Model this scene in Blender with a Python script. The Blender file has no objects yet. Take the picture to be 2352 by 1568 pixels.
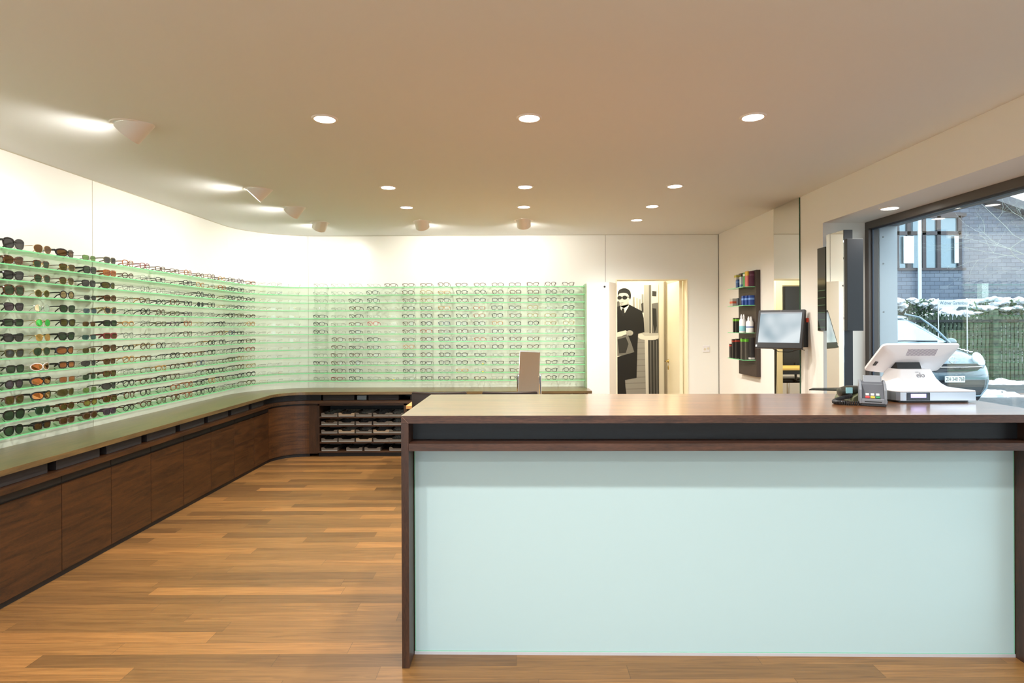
import bpy, bmesh, math, random
from mathutils import Matrix, Vector
PI = math.pi
R = math.radians
sc = bpy.context.scene
C = sc.collection

# ------------------------------------------------------------------ camera, world, exposure
F = 1370.0                      # focal length in pixels of a 2352 px wide frame
cam_data = bpy.data.cameras.new('camera')
cam_data.sensor_width = 36.0
cam_data.lens = F / 2352 * 36.0
cam_data.shift_x = -11 / 2352
cam_data.shift_y = -35 / 2352
cam_data.clip_end = 200
cam = bpy.data.objects.new('camera', cam_data)
C.objects.link(cam)
cam.location = (0, 0, 1.45)
cam.rotation_euler = (R(90), R(0.25), 0)
sc.camera = cam

world = bpy.data.worlds.new('overcast_sky')
sc.world = world
world.use_nodes = True
bg = world.node_tree.nodes['Background']
bg.inputs[0].default_value = (0.80, 0.91, 1.0, 1)
bg.inputs[1].default_value = 3.3

sc.view_settings.view_transform = 'Standard'
sc.view_settings.look = 'None'
sc.view_settings.gamma = 1
sc.view_settings.use_curve_mapping = False
sc.view_settings.exposure = 0.45
sc.cycles.max_bounces = 10
sc.cycles.diffuse_bounces = 6
sc.cycles.glossy_bounces = 5
sc.cycles.transmission_bounces = 8
sc.cycles.transparent_max_bounces = 64
sc.cycles.caustics_reflective = False
sc.cycles.caustics_refractive = False
sc.cycles.sample_clamp_indirect = 6

DOWN_W, HOOD_W = 62, 29
WARM = (1.0, 0.96, 0.91)

# ------------------------------------------------------------------ helpers
def lin(r, g, b):
    f = lambda c: (c / 255 / 12.92) if c / 255 <= .04045 else ((c / 255 + .055) / 1.055) ** 2.4
    return (f(r), f(g), f(b), 1)

MATS = {}
def principled(name, col, rough=.5, metal=0, coat=0, emit=None, estr=0, spec=None, coat_rough=.05):
    if name in MATS: return MATS[name]
    m = bpy.data.materials.new(name); m.use_nodes = True
    b = m.node_tree.nodes['Principled BSDF']
    b.inputs['Base Color'].default_value = col if len(col) == 4 else (*col, 1)
    b.inputs['Roughness'].default_value = rough
    b.inputs['Metallic'].default_value = metal
    b.inputs['Coat Weight'].default_value = coat
    b.inputs['Coat Roughness'].default_value = coat_rough
    if spec is not None: b.inputs['Specular IOR Level'].default_value = spec
    if emit:
        b.inputs['Emission Color'].default_value = (*emit[:3], 1)
        b.inputs['Emission Strength'].default_value = estr
    MATS[name] = m
    return m

def see_through(name, tint, gloss=.06, rough=.02, body=0.0, body_col=(1, 1, 1, 1), fres=True, ior=1.45, graze=None):
    """thin clear or tinted glass: straight-through transmission plus a mirror reflection"""
    if name in MATS: return MATS[name]
    m = bpy.data.materials.new(name); m.use_nodes = True
    nt = m.node_tree; N = nt.nodes; L = nt.links
    for n in list(N): N.remove(n)
    out = N.new('ShaderNodeOutputMaterial')
    t = N.new('ShaderNodeBsdfTransparent'); t.inputs[0].default_value = (*tint[:3], 1)
    if graze:                       # longer way through the glass at a flat angle: deeper colour
        lw = N.new('ShaderNodeLayerWeight'); lw.inputs[0].default_value = .5
        pw = N.new('ShaderNodeMath'); pw.operation = 'POWER'; pw.inputs[1].default_value = 3
        L.new(lw.outputs['Facing'], pw.inputs[0])
        mc = N.new('ShaderNodeMix'); mc.data_type = 'RGBA'; L.new(pw.outputs[0], mc.inputs[0])
        mc.inputs[6].default_value = (*tint[:3], 1); mc.inputs[7].default_value = (*graze[:3], 1)
        L.new(mc.outputs[2], t.inputs[0])
    g = N.new('ShaderNodeBsdfGlossy'); g.inputs['Roughness'].default_value = rough
    mix = N.new('ShaderNodeMixShader')
    if fres:
        f = N.new('ShaderNodeFresnel'); ge = N.new('ShaderNodeNewGeometry')
        mm_ = N.new('ShaderNodeMath'); mm_.operation = 'MULTIPLY_ADD'; mm_.inputs[1].default_value = 1 / ior - ior; mm_.inputs[2].default_value = ior
        L.new(ge.outputs['Backfacing'], mm_.inputs[0]); L.new(mm_.outputs[0], f.inputs[0])
        L.new(f.outputs[0], mix.inputs[0])
    else:
        mix.inputs[0].default_value = gloss
    L.new(t.outputs[0], mix.inputs[1]); L.new(g.outputs[0], mix.inputs[2])
    last = mix
    if body > 0:
        d = N.new('ShaderNodeBsdfDiffuse'); d.inputs[0].default_value = (*body_col[:3], 1)
        tr = N.new('ShaderNodeBsdfTranslucent'); tr.inputs[0].default_value = (*body_col[:3], 1)
        m1 = N.new('ShaderNodeMixShader'); m1.inputs[0].default_value = .5
        L.new(d.outputs[0], m1.inputs[1]); L.new(tr.outputs[0], m1.inputs[2])
        m2 = N.new('ShaderNodeMixShader'); m2.inputs[0].default_value = body
        L.new(mix.outputs[0], m2.inputs[1]); L.new(m1.outputs[0], m2.inputs[2])
        last = m2
    L.new(last.outputs[0], out.inputs[0])
    MATS[name] = m
    return m

def wood(name, dark, light, axis=0, rough=.35, scale=1.0, coat=0.0, contrast=(.35, .7), crough=.10, cior=1.8, fine=.45):
    if name in MATS: return MATS[name]
    m = bpy.data.materials.new(name); m.use_nodes = True
    nt = m.node_tree; N = nt.nodes; L = nt.links
    b = N['Principled BSDF']
    tc = N.new('ShaderNodeTexCoord'); oi = N.new('ShaderNodeObjectInfo')
    off = N.new('ShaderNodeVectorMath'); off.operation = 'MULTIPLY_ADD'
    off.inputs[1].default_value = (7.3, 5.1, 9.7)
    L.new(oi.outputs['Random'], off.inputs[0]); L.new(tc.outputs['Object'], off.inputs[2])
    mp = N.new('ShaderNodeMapping')
    s = [20 * scale] * 3
    for ax in ((0, 1) if axis == 3 else (axis,)): s[ax] = 1.8 * scale
    mp.inputs['Scale'].default_value = s
    L.new(off.outputs[0], mp.inputs[0])
    n1 = N.new('ShaderNodeTexNoise'); n1.inputs['Scale'].default_value = 1.0
    n1.inputs['Detail'].default_value = 6; n1.inputs['Distortion'].default_value = 1.6
    L.new(mp.outputs[0], n1.inputs['Vector'])
    mp2 = N.new('ShaderNodeMapping'); s2 = [170 * scale] * 3
    for ax in ((0, 1) if axis == 3 else (axis,)): s2[ax] = 8 * scale
    mp2.inputs['Scale'].default_value = s2
    L.new(off.outputs[0], mp2.inputs[0])
    n2 = N.new('ShaderNodeTexNoise'); n2.inputs['Detail'].default_value = 4
    L.new(mp2.outputs[0], n2.inputs['Vector'])
    mx = N.new('ShaderNodeMath'); mx.operation = 'MULTIPLY_ADD'; mx.inputs[1].default_value = fine
    L.new(n2.outputs[0], mx.inputs[0])
    m3 = N.new('ShaderNodeMath'); m3.operation = 'MULTIPLY'; m3.inputs[1].default_value = 1.05 - fine
    L.new(n1.outputs[0], m3.inputs[0]); L.new(m3.outputs[0], mx.inputs[2])
    cr = N.new('ShaderNodeValToRGB')
    cr.color_ramp.elements[0].position = contrast[0]; cr.color_ramp.elements[0].color = dark
    cr.color_ramp.elements[1].position = contrast[1]; cr.color_ramp.elements[1].color = light
    L.new(mx.outputs[0], cr.inputs[0]); L.new(cr.outputs[0], b.inputs['Base Color'])
    b.inputs['Roughness'].default_value = rough
    b.inputs['Coat Weight'].default_value = coat; b.inputs['Coat Roughness'].default_value = crough; b.inputs['Coat IOR'].default_value = cior
    bp = N.new('ShaderNodeBump'); bp.inputs['Strength'].default_value = .04; bp.inputs['Distance'].default_value = .002
    L.new(n2.outputs[0], bp.inputs['Height']); L.new(bp.outputs[0], b.inputs['Normal'])
    MATS[name] = m
    return m

def noisy(name, c1, c2, scale=8, rough=.8, bump=0.0, pos=(.4, .6), detail=5):
    if name in MATS: return MATS[name]
    m = bpy.data.materials.new(name); m.use_nodes = True
    nt = m.node_tree; N = nt.nodes; L = nt.links; b = N['Principled BSDF']
    tc = N.new('ShaderNodeTexCoord'); n = N.new('ShaderNodeTexNoise')
    n.inputs['Scale'].default_value = scale; n.inputs['Detail'].default_value = detail
    L.new(tc.outputs['Object'], n.inputs['Vector'])
    cr = N.new('ShaderNodeValToRGB')
    cr.color_ramp.elements[0].position = pos[0]; cr.color_ramp.elements[0].color = c1
    cr.color_ramp.elements[1].position = pos[1]; cr.color_ramp.elements[1].color = c2
    L.new(n.outputs[0], cr.inputs[0]); L.new(cr.outputs[0], b.inputs['Base Color'])
    b.inputs['Roughness'].default_value = rough
    if bump:
        bp = N.new('ShaderNodeBump'); bp.inputs['Strength'].default_value = bump; bp.inputs['Distance'].default_value = .02
        L.new(n.outputs[0], bp.inputs['Height']); L.new(bp.outputs[0], b.inputs['Normal'])
    MATS[name] = m
    return m

def floor_material():
    m = bpy.data.materials.new('oak_parquet'); m.use_nodes = True
    nt = m.node_tree; N = nt.nodes; L = nt.links; b = N['Principled BSDF']
    def math_(op, a, bb=None, c=None):
        n = N.new('ShaderNodeMath'); n.operation = op
        for i, v in enumerate((a, bb, c)):
            if v is None: continue
            if isinstance(v, (int, float)): n.inputs[i].default_value = v
            else: L.new(v, n.inputs[i])
        return n.outputs[0]
    g = N.new('ShaderNodeNewGeometry'); sp = N.new('ShaderNodeSeparateXYZ')
    L.new(g.outputs['Position'], sp.inputs[0])
    x, y = sp.outputs[0], sp.outputs[1]
    ry = math_('DIVIDE', y, .098)
    row = math_('FLOOR', ry)
    wn = N.new('ShaderNodeTexWhiteNoise'); wn.noise_dimensions = '1D'; L.new(row, wn.inputs['W'])
    xo = math_('ADD', math_('DIVIDE', x, 1.05), math_('MULTIPLY', wn.outputs[0], 7.0))
    col = math_('FLOOR', xo)
    cb = N.new('ShaderNodeCombineXYZ'); L.new(row, cb.inputs[0]); L.new(col, cb.inputs[1])
    w2 = N.new('ShaderNodeTexWhiteNoise'); w2.noise_dimensions = '2D'; L.new(cb.outputs[0], w2.inputs['Vector'])
    rnd = w2.outputs[0]
    cr = N.new('ShaderNodeValToRGB'); e = cr.color_ramp.elements
    e[0].position = 0; e[0].color = lin(108, 76, 42)
    e[1].position = 1; e[1].color = lin(156, 110, 60)
    for p_, c_ in ((.25, lin(120, 86, 47)), (.5, lin(130, 93, 51)), (.8, lin(140, 100, 55))):
        k = e.new(p_); k.color = c_
    L.new(rnd, cr.inputs[0])
    cv = N.new('ShaderNodeCombineXYZ')
    L.new(math_('MULTIPLY', x, 2.2), cv.inputs[0])
    L.new(math_('MULTIPLY', y, 42), cv.inputs[1]); L.new(math_('MULTIPLY', rnd, 90), cv.inputs[2])
    n1 = N.new('ShaderNodeTexNoise'); n1.inputs['Scale'].default_value = 1.0; n1.inputs['Detail'].default_value = 8
    n1.inputs['Distortion'].default_value = 1.4; n1.inputs['Roughness'].default_value = .62
    L.new(cv.outputs[0], n1.inputs['Vector'])
    gr = N.new('ShaderNodeValToRGB'); gr.color_ramp.elements[0].position = .3; gr.color_ramp.elements[0].color = (.62, .58, .55, 1)
    gr.color_ramp.elements[1].position = .62; gr.color_ramp.elements[1].color = (1.12, 1.1, 1.08, 1)
    L.new(n1.outputs[0], gr.inputs[0])
    mul = N.new('ShaderNodeMix'); mul.data_type = 'RGBA'; mul.blend_type = 'MULTIPLY'; mul.inputs[0].default_value = 1
    L.new(cr.outputs[0], mul.inputs[6]); L.new(gr.outputs[0], mul.inputs[7])
    fy = math_('FRACT', ry); fx = math_('FRACT', xo)
    gap = math_('MAXIMUM', math_('LESS_THAN', fy, .018), math_('LESS_THAN', fx, .0022))
    mg = N.new('ShaderNodeMix'); mg.data_type = 'RGBA'; L.new(math_('MULTIPLY', gap, .55), mg.inputs[0])
    L.new(mul.outputs[2], mg.inputs[6]); mg.inputs[7].default_value = (.04, .022, .01, 1)
    L.new(mg.outputs[2], b.inputs['Base Color'])
    b.inputs['Roughness'].default_value = .42
    bp = N.new('ShaderNodeBump'); bp.inputs['Strength'].default_value = .06; bp.inputs['Distance'].default_value = .003
    L.new(n1.outputs[0], bp.inputs['Height']); L.new(bp.outputs[0], b.inputs['Normal'])
    return m

class MB:
    """collects shapes into ONE mesh"""
    def __init__(self):
        self.v = []; self.f = []; self.mi = []; self.M = Matrix(); self.mats = []; self.cur = 0; self.sm = []
    def mat(self, m):
        if m not in self.mats: self.mats.append(m)
        self.cur = self.mats.index(m); return self
    def add(self, vs, fs, smooth=False):
        o = len(self.v)
        self.v += [self.M @ Vector(p) for p in vs]
        for f in fs:
            self.f.append(tuple(i + o for i in f)); self.mi.append(self.cur); self.sm.append(smooth)
        return self
    def box(self, x0, x1, y0, y1, z0, z1):
        vs = [(x, y, z) for z in (z0, z1) for y in (y0, y1) for x in (x0, x1)]
        return self.add(vs, [(0, 2, 3, 1), (4, 5, 7, 6), (0, 1, 5, 4), (2, 6, 7, 3), (0, 4, 6, 2), (1, 3, 7, 5)])
    def prism(self, poly, depth, fn):
        """poly: 2D points, fn(u, v, w) -> xyz, w runs 0..depth"""
        n = len(poly)
        vs = [fn(u, v, 0) for u, v in poly] + [fn(u, v, depth) for u, v in poly]
        fs = [tuple(range(n)), tuple(range(2 * n - 1, n - 1, -1))]
        fs += [(i, (i + 1) % n, n + (i + 1) % n, n + i) for i in range(n)]
        return self.add(vs, fs)
    def tube(self, pts, r, n=8, closed=False, caps=True, flat=None, smooth=True):
        pts = [Vector(p) for p in pts]; N = len(pts); rs = r if isinstance(r, (list, tuple)) else [r] * N
        vs = []; up = None
        for i, p in enumerate(pts):
            if closed: t = pts[(i + 1) % N] - pts[i - 1]
            else: t = pts[min(i + 1, N - 1)] - pts[max(i - 1, 0)]
            t.normalize()
            if up is None:
                up = Vector((0, 0, 1)) if abs(t.z) < .9 else Vector((0, 1, 0))
            a = up - t * up.dot(t); a.normalize(); b = t.cross(a); up = a
            for k in range(n):
                an = 2 * PI * (k + .5) / n
                q = a * math.cos(an) + b * math.sin(an)
                if flat: q = a * math.cos(an) * flat[0] + b * math.sin(an) * flat[1]
                vs.append(p + q * rs[i])
        fs = []
        for i in range(N if closed else N - 1):
            j = (i + 1) % N
            fs += [(i * n + k, i * n + (k + 1) % n, j * n + (k + 1) % n, j * n + k) for k in range(n)]
        if not closed and caps:
            fs += [tuple(range(n - 1, -1, -1)), tuple((N - 1) * n + k for k in range(n))]
        return self.add(vs, fs, smooth)
    def lathe(self, prof, n=24, center=(0, 0, 0), smooth=True, cap=True):
        cx, cy, cz = center; vs = []
        for r, z in prof:
            vs += [(cx + r * math.cos(2 * PI * k / n), cy + r * math.sin(2 * PI * k / n), cz + z) for k in range(n)]
        fs = []
        for i in range(len(prof) - 1):
            fs += [(i * n + k, i * n + (k + 1) % n, (i + 1) * n + (k + 1) % n, (i + 1) * n + k) for k in range(n)]
        if cap:
            fs += [tuple(range(n - 1, -1, -1)), tuple((len(prof) - 1) * n + k for k in range(n))]
        return self.add(vs, fs, smooth)
    def loft(self, rings, closed=True, caps=True, smooth=True):
        n = len(rings[0]); vs = [p for r in rings for p in r]; fs = []
        for i in range(len(rings) - 1):
            for k in range(n if closed else n - 1):
                fs.append((i * n + k, i * n + (k + 1) % n, (i + 1) * n + (k + 1) % n, (i + 1) * n + k))
        if caps and closed: fs += [tuple(range(n - 1, -1, -1)), tuple((len(rings) - 1) * n + k for k in range(n))]
        return self.add(vs, fs, smooth)
    def mesh(self, name):
        me = bpy.data.meshes.new(name)
        me.from_pydata([tuple(v) for v in self.v], [], self.f)
        for m in self.mats: me.materials.append(m)
        for p, i, s in zip(me.polygons, self.mi, self.sm):
            p.material_index = i; p.use_smooth = s
        bm = bmesh.new(); bm.from_mesh(me)
        bmesh.ops.recalc_face_normals(bm, faces=bm.faces)
        bm.to_mesh(me); bm.free()
        if any(self.sm):
            try: me.set_sharp_from_angle(angle=R(40))
            except Exception: pass
        return me
    def build(self, name, m=None, parent=None, bevel=0, subsurf=0, local=False, segs=2):
        if m is not None and not self.mats: self.mats = [m]
        c = Vector((0, 0, 0))
        if not local and self.v:
            xs = [v.x for v in self.v]; ys = [v.y for v in self.v]; zs = [v.z for v in self.v]
            c = Vector(((min(xs) + max(xs)) / 2, (min(ys) + max(ys)) / 2, min(zs)))
            self.v = [v - c for v in self.v]
        o = bpy.data.objects.new(name, self.mesh(name)); C.objects.link(o)
        o.location = c
        if parent is not None:
            o.parent = parent
            if not local: o.matrix_parent_inverse = parent_matrix(parent).inverted()
        if bevel:
            b = o.modifiers.new('bevel', 'BEVEL'); b.width = bevel; b.segments = segs; b.limit_method = 'ANGLE'; b.angle_limit = R(40)
        if subsurf:
            s = o.modifiers.new('subsurf', 'SUBSURF'); s.levels = subsurf; s.render_levels = subsurf
        return o

def parent_matrix(o):
    m = Matrix.Translation(o.location) @ o.rotation_euler.to_matrix().to_4x4()
    if o.parent is not None: m = parent_matrix(o.parent) @ o.matrix_parent_inverse @ m
    return m

def tag(o, label=None, cat=None, group=None, kind=None):
    if label: o['label'] = label
    if cat: o['category'] = cat
    if group: o['group'] = group
    if kind: o['kind'] = kind
    return o

def thing(name, label, cat, loc=(0, 0, 0), rz=0, group=None):
    o = bpy.data.objects.new(name, None); C.objects.link(o)
    o.location = loc; o.rotation_euler = (0, 0, rz); o.empty_display_size = .05
    return tag(o, label, cat, group)

def structure(o, label=None, cat=None):
    o['kind'] = 'structure'
    if label: o['label'] = label
    if cat: o['category'] = cat
    return o

def lettering(text, size, mat, parent, M, name='lettering', extrude=.0004, sx=1.0, align='CENTER'):
    cu = bpy.data.curves.new(name, 'FONT'); cu.body = text; cu.size = size; cu.extrude = extrude
    cu.align_x = align; cu.align_y = 'CENTER'
    tmp = bpy.data.objects.new(name, cu); C.objects.link(tmp)
    bpy.context.view_layer.update()
    me = bpy.data.meshes.new_from_object(tmp)
    C.objects.unlink(tmp); bpy.data.objects.remove(tmp)
    me.materials.clear(); me.materials.append(mat)
    me.transform(M @ Matrix.Diagonal((sx, 1, 1, 1)))
    o = bpy.data.objects.new(name, me); C.objects.link(o)
    o.parent = parent
    o.matrix_parent_inverse = parent_matrix(parent).inverted()
    return o

ORD = ['', 'first', 'second', 'third', 'fourth', 'fifth', 'sixth', 'seventh', 'eighth', 'ninth', 'tenth',
       'eleventh', 'twelfth', 'thirteenth', 'fourteenth', 'fifteenth', 'sixteenth']

# ------------------------------------------------------------------ materials
white_wall = principled('white_wall_paint', lin(238, 234, 226), .6)
panel_white = principled('white_lacquer_panel', lin(240, 240, 232), .3)
ceiling_paint = principled('ceiling_paint', lin(228, 232, 232), .8)
joint_dark = principled('panel_joint', lin(176, 170, 154), .8)
joint_deep = principled('panel_joint_deep', lin(110, 104, 94), .8)
dark_wood_y = wood('smoked_oak_along_y', lin(16, 9, 4), lin(86, 51, 21), 1, .42, scale=1.3, fine=.55)
dark_wood_curve = wood('smoked_oak_curved', lin(20, 11, 5), lin(96, 58, 26), 3, .42, scale=1.3, fine=.55)
dark_wood_x = wood('smoked_oak_along_x', lin(24, 14, 7), lin(80, 50, 25), 0, .42, fine=.55)
dark_wood_z = wood('smoked_oak_along_z', lin(26, 16, 9), lin(76, 48, 27), 2, .42, fine=.55)
top_wood_y = wood('worktop_oak_along_y', lin(70, 54, 32), lin(124, 98, 58), 1, .38, coat=.6, crough=.28, cior=1.6)
top_wood_x = wood('worktop_oak_along_x', lin(70, 54, 32), lin(124, 98, 58), 0, .38, coat=.6, crough=.28, cior=1.6)
desk_wood_x = wood('counter_oak', lin(28, 18, 13), lin(92, 60, 44), 0, .4, fine=.6)
desk_top = wood('counter_top_oak', lin(94, 56, 30), lin(150, 98, 54), 0, .3, coat=1.0, crough=.17, cior=1.7)
desk_wood_z = wood('counter_oak_upright', lin(28, 18, 12), lin(80, 50, 34), 2, .4, fine=.6)
near_black = principled('black_laminate', lin(16, 13, 12), .5)
brush_black = wood('black_brushed_board', lin(8, 8, 10), lin(24, 24, 28), 0, .5)
box_brown = principled('brown_grey_board', lin(42, 35, 34), .6)
glass_top = see_through('shelf_glass', (.990, .998, .978), body=.02, body_col=(.62, 1.0, .66), graze=(.50, .96, .52), ior=1.30)
glass_edge = principled('shelf_glass_edge', lin(124, 214, 150), .2)
window_glass = see_through('window_glass', (.95, .975, .97), ior=1.8)
chrome = principled('chrome', (.75, .75, .76), .15, metal=1)
steel = principled('brushed_steel', (.62, .62, .64), .35, metal=1)
mirror_mat = principled('mirror_silver', (.86, .88, .86), .01, metal=1)
mirror_edge = principled('mirror_glass_edge', lin(40, 80, 60), .2)
black_plastic = principled('black_plastic', lin(24, 24, 26), .4)
white_plastic = principled('white_plastic', lin(236, 234, 234), .35)
lamp_white = principled('lamp_white_enamel', lin(238, 234, 228), .45)
lamp_glow = principled('lamp_glow', (1, 1, 1), .5, emit=(1, .95, .86), estr=14)
green_edge = principled('green_glass_edge', lin(132, 190, 164), .2)

# ------------------------------------------------------------------ room shell
XL, XR, YB, ZC = -3.12, 2.42, 7.14, 2.54
YF = -2.6                                    # street front behind the camera
CX, CY, RW = -2.33, 6.35, .79
LC = RW * PI / 2
def path(s, d):
    """point at distance d in front of the curved wall, s metres along it (0 = where the bend begins)"""
    if s <= 0: return XL + d, CY + s
    if s >= LC: return CX + (s - LC), YB - d
    a = s / RW; r = RW - d
    return CX - r * math.cos(a), CY + r * math.sin(a)
def path_rz(s):
    a = 0 if s <= 0 else (PI / 2 if s >= LC else s / RW)
    return PI / 2 - a
def stations(s0, s1, n=14):
    ss = {s0, s1}
    a, b = max(s0, 0), min(s1, LC)
    if b > a: ss |= {a + (b - a) * i / n for i in range(n + 1)}
    return sorted(ss)
def band(mb, s0, s1, d0, d1, z0, z1, n=14, edge=None, main=None):
    ss = stations(s0, s1, n); vs = []
    for s in ss:
        for d, z in ((d0, z0), (d1, z0), (d1, z1), (d0, z1)):
            x, y = path(s, d); vs.append((x, y, z))
    fs = []; N = len(ss)
    if main is not None: mb.mat(main)
    for i in range(N - 1):
        for k in (0, 2, 3):
            fs.append((i * 4 + k, i * 4 + (k + 1) % 4, (i + 1) * 4 + (k + 1) % 4, (i + 1) * 4 + k))
    mb.add(vs, fs)
    if edge is not None: mb.mat(edge)
    fs = [(i * 4 + 1, i * 4 + 2, (i + 1) * 4 + 2, (i + 1) * 4 + 1) for i in range(N - 1)]
    fs += [(3, 2, 1, 0), ((N - 1) * 4, (N - 1) * 4 + 1, (N - 1) * 4 + 2, (N - 1) * 4 + 3)]
    mb.add(vs, fs)
    return mb

structure(MB().box(XL - .2, 2.976, YF - .1, 12.2, -.12, 0).build('floor', floor_material()), 'brown oak parquet floor of the shop', 'floor')
structure(MB().box(XL - .2, 2.976, YF - .1, 7.29, ZC, ZC + .15).build('ceiling', ceiling_paint), 'smooth pale plaster ceiling over the shop', 'ceiling')
w = MB(); band(w, YF - CY, LC, -.15, 0, 0, ZC)
structure(w.build('wall_left', panel_white), 'white lacquered wall that bends round the left corner', 'wall')
DX0, DX1, DZ = 1.1875, 2.05, 2.007
w = MB()
w.box(CX, DX0, YB, YB + .15, 0, ZC); w.box(DX0, DX1, YB, YB + .15, DZ, ZC); w.box(DX1, 2.976, YB, YB + .15, 0, ZC)
structure(w.build('wall_back', panel_white), 'white back wall with the doorway', 'wall')
WY0, WY1, WZ0, WZ1 = .9, 4.71, .2, 2.255
w = MB()
w.box(XR, 2.976, WY1, YB, 0, ZC); w.box(XR, 2.976, YF, WY0, 0, ZC)
w.box(XR, 2.976, WY0, WY1, WZ1, ZC); w.box(XR, 2.976, WY0, WY1, 0, WZ0)
structure(w.build('wall_right', white_wall), 'cream right wall with the deep window recess', 'wall')
w = MB()
w.box(XL, -2.7, YF - .1, YF, 0, ZC); w.box(2.1, XR, YF - .1, YF, 0, ZC); w.box(-2.7, 2.1, YF - .1, YF, 2.4, ZC)
structure(w.build('wall_front', white_wall), 'street front wall behind the camera', 'wall')
# grey render facing outside the window
facade_grey = principled('facade_panel', lin(176, 190, 200), .5)
facade_dark = principled('facade_lintel', lin(92, 94, 100), .5)
w = MB(); w.mat(facade_grey); w.box(2.86, 3.0, WY1 - .012, WY1 + .8, 0, 3.2)
w.mat(principled('screw_grey', lin(120, 128, 136), .5))
for z in (.75, 1.15, 1.55, 1.93, 2.14):
    w.tube([(2.89, WY1 - .012, z), (2.89, WY1 - .016, z)], .006, 10)
w.mat(facade_dark); w.box(2.85, 3.0, WY0, WY1 - .012, WZ1 - .03, 3.2); w.box(2.85, 3.0, WY0 - 3, WY0, 0, 3.2)
structure(w.build('trim_facade'), 'grey facade cladding at the far side of the window', 'facade cladding')
# joints between the wall panels
j = MB(); band(j, 4.39 - CY - .0015, 4.39 - CY + .0015, 0, .0012, .7, ZC); structure(j.build('trim_1', joint_dark))
j = MB(); band(j, LC - .16, LC - .157, 0, .0012, .73, ZC); structure(j.build('trim_2', joint_dark))
j = MB(); j.box(1.061, 1.065, YB - .0012, YB, 1.96, ZC); structure(j.build('trim_3', joint_deep))
j = MB(); j.box(XR - .007, XR - .003, YB - .006, YB, 0, ZC - .005); structure(j.build('trim_4', joint_deep))
j = MB(); band(j, YF - CY, LC + 3.3925, 0, .0025, ZC - .005, ZC); j.box(1.06, XR, YB - .0025, YB, ZC - .005, ZC)
structure(j.build('trim_5', principled('shadow_gap', lin(188, 182, 160), .8)))

# window to the street
frame_dark = principled('window_frame_bronze', lin(84, 76, 70), .4)
frame_blue = principled('window_gasket', lin(60, 70, 86), .4)
wf = MB().box(2.75, 2.83, WY1 - .05, WY1, WZ0 + .055, WZ1 - .055)
wf.box(2.75, 2.83, WY0, WY1, WZ1 - .055, WZ1); wf.box(2.75, 2.83, WY0, WY1, WZ0, WZ0 + .055); wf.box(2.75, 2.83, WY0, WY0 + .05, WZ0 + .055, WZ1 - .055)
win = structure(wf.build('window_1', frame_dark, bevel=.003), 'large fixed street window with bronze grey frame', 'window')
g = MB().box(2.775, 2.785, WY1 - .062, WY1 - .05, WZ0 + .05, WZ1 - .067); g.box(2.775, 2.785, WY0 + .05, WY1 - .05, WZ1 - .067, WZ1 - .055)
g.build('gasket', frame_blue, win)
MB().box(2.79, 2.796, WY0 + .04, WY1 - .04, WZ0 + .04, WZ1 - .04).build('pane', window_glass, win)
# shop front behind the camera
wf = MB()
for x in (-2.7, -1.12, .48, 2.04): wf.box(x, x + .06, YF - .08, YF - .02, .06, 2.34)
wf.box(-2.7, 2.1, YF - .08, YF - .02, 2.34, 2.4); wf.box(-2.7, 2.1, YF - .08, YF - .02, 0, .06)
win2 = structure(wf.build('window_2', frame_dark), 'glazed shop front behind the camera', 'window')
MB().box(-2.65, 2.05, YF - .053, YF - .047, .05, 2.35).build('pane', window_glass, win2)

# ------------------------------------------------------------------ corridor and office beyond the doorway
corr_paint = principled('corridor_paint', lin(240, 234, 214), .6)
PY = 8.4
w = MB(); w.box(.2, .3, 7.29, PY, 0, 2.7); structure(w.build('wall_corridor_left', corr_paint))
w = MB(); w.box(2.75, 2.85, 7.29, PY, 0, 2.7); structure(w.build('wall_corridor_right', corr_paint))
w = MB(); w.box(.2, .5, PY, PY + .12, 0, 2.7); w.box(1.13, 2.85, PY, PY + .12, 0, 2.7); w.box(.5, 1.13, PY, PY + .12, 2.05, 2.7)
structure(w.build('wall_corridor_back', corr_paint))
structure(MB().box(.2, 2.85, 7.29, PY + .12, 2.7, 2.8).build('ceiling_corridor', corr_paint))
f2 = MB(); f2.box(1.09, 1.17, PY - .02, PY, 0, 2.01); f2.box(.42, .54, PY - .02, PY, 0, 2.01); f2.box(.42, 1.17, PY - .02, PY, 2.01, 2.09)
structure(f2.build('trim_office_door', principled('door_trim_cream', lin(238, 230, 200), .5)))
w = MB(); w.box(-1.6, -1.5, PY + .12, 12, 0, 2.7); w.box(2.4, 2.5, PY + .12, 12, 0, 2.7); w.box(-1.6, 2.5, 12, 12.1, 0, 2.7)
structure(w.build('wall_office', corr_paint)); structure(MB().box(-1.6, 2.5, PY + .12, 12, 2.7, 2.8).build('ceiling_office', corr_paint))
def area(name, loc, size, power, col, rot=(0, 0, 0), sy=None):
    l = bpy.data.lights.new(name, 'AREA'); l.energy = power; l.color = col; l.size = size
    if sy: l.shape = 'RECTANGLE'; l.size_y = sy
    o = bpy.data.objects.new(name, l); C.objects.link(o); o.location = loc; o.rotation_euler = rot
    return o
for (x, y, p_, c_) in ((1.5, 7.85, 16, (1, .88, .68)), (.4, 10.2, 32, (1, .87, .62))):
    t = thing('ceiling_panel_light', 'flat square ceiling lamp in the %s' % ('corridor' if y < 8 else 'office'), 'ceiling light', (x, y, 2.7))
    MB().box(x - .16, x + .16, y - .16, y + .16, 2.66, 2.7).build('housing', lamp_white, t)
    MB().box(x - .14, x + .14, y - .14, y + .14, 2.655, 2.66).build('diffuser', lamp_glow, t)
    a = area('lamp_light', (x, y, 2.65), .28, p_, c_); a.parent = t; a.matrix_parent_inverse = parent_matrix(t).inverted()

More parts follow.
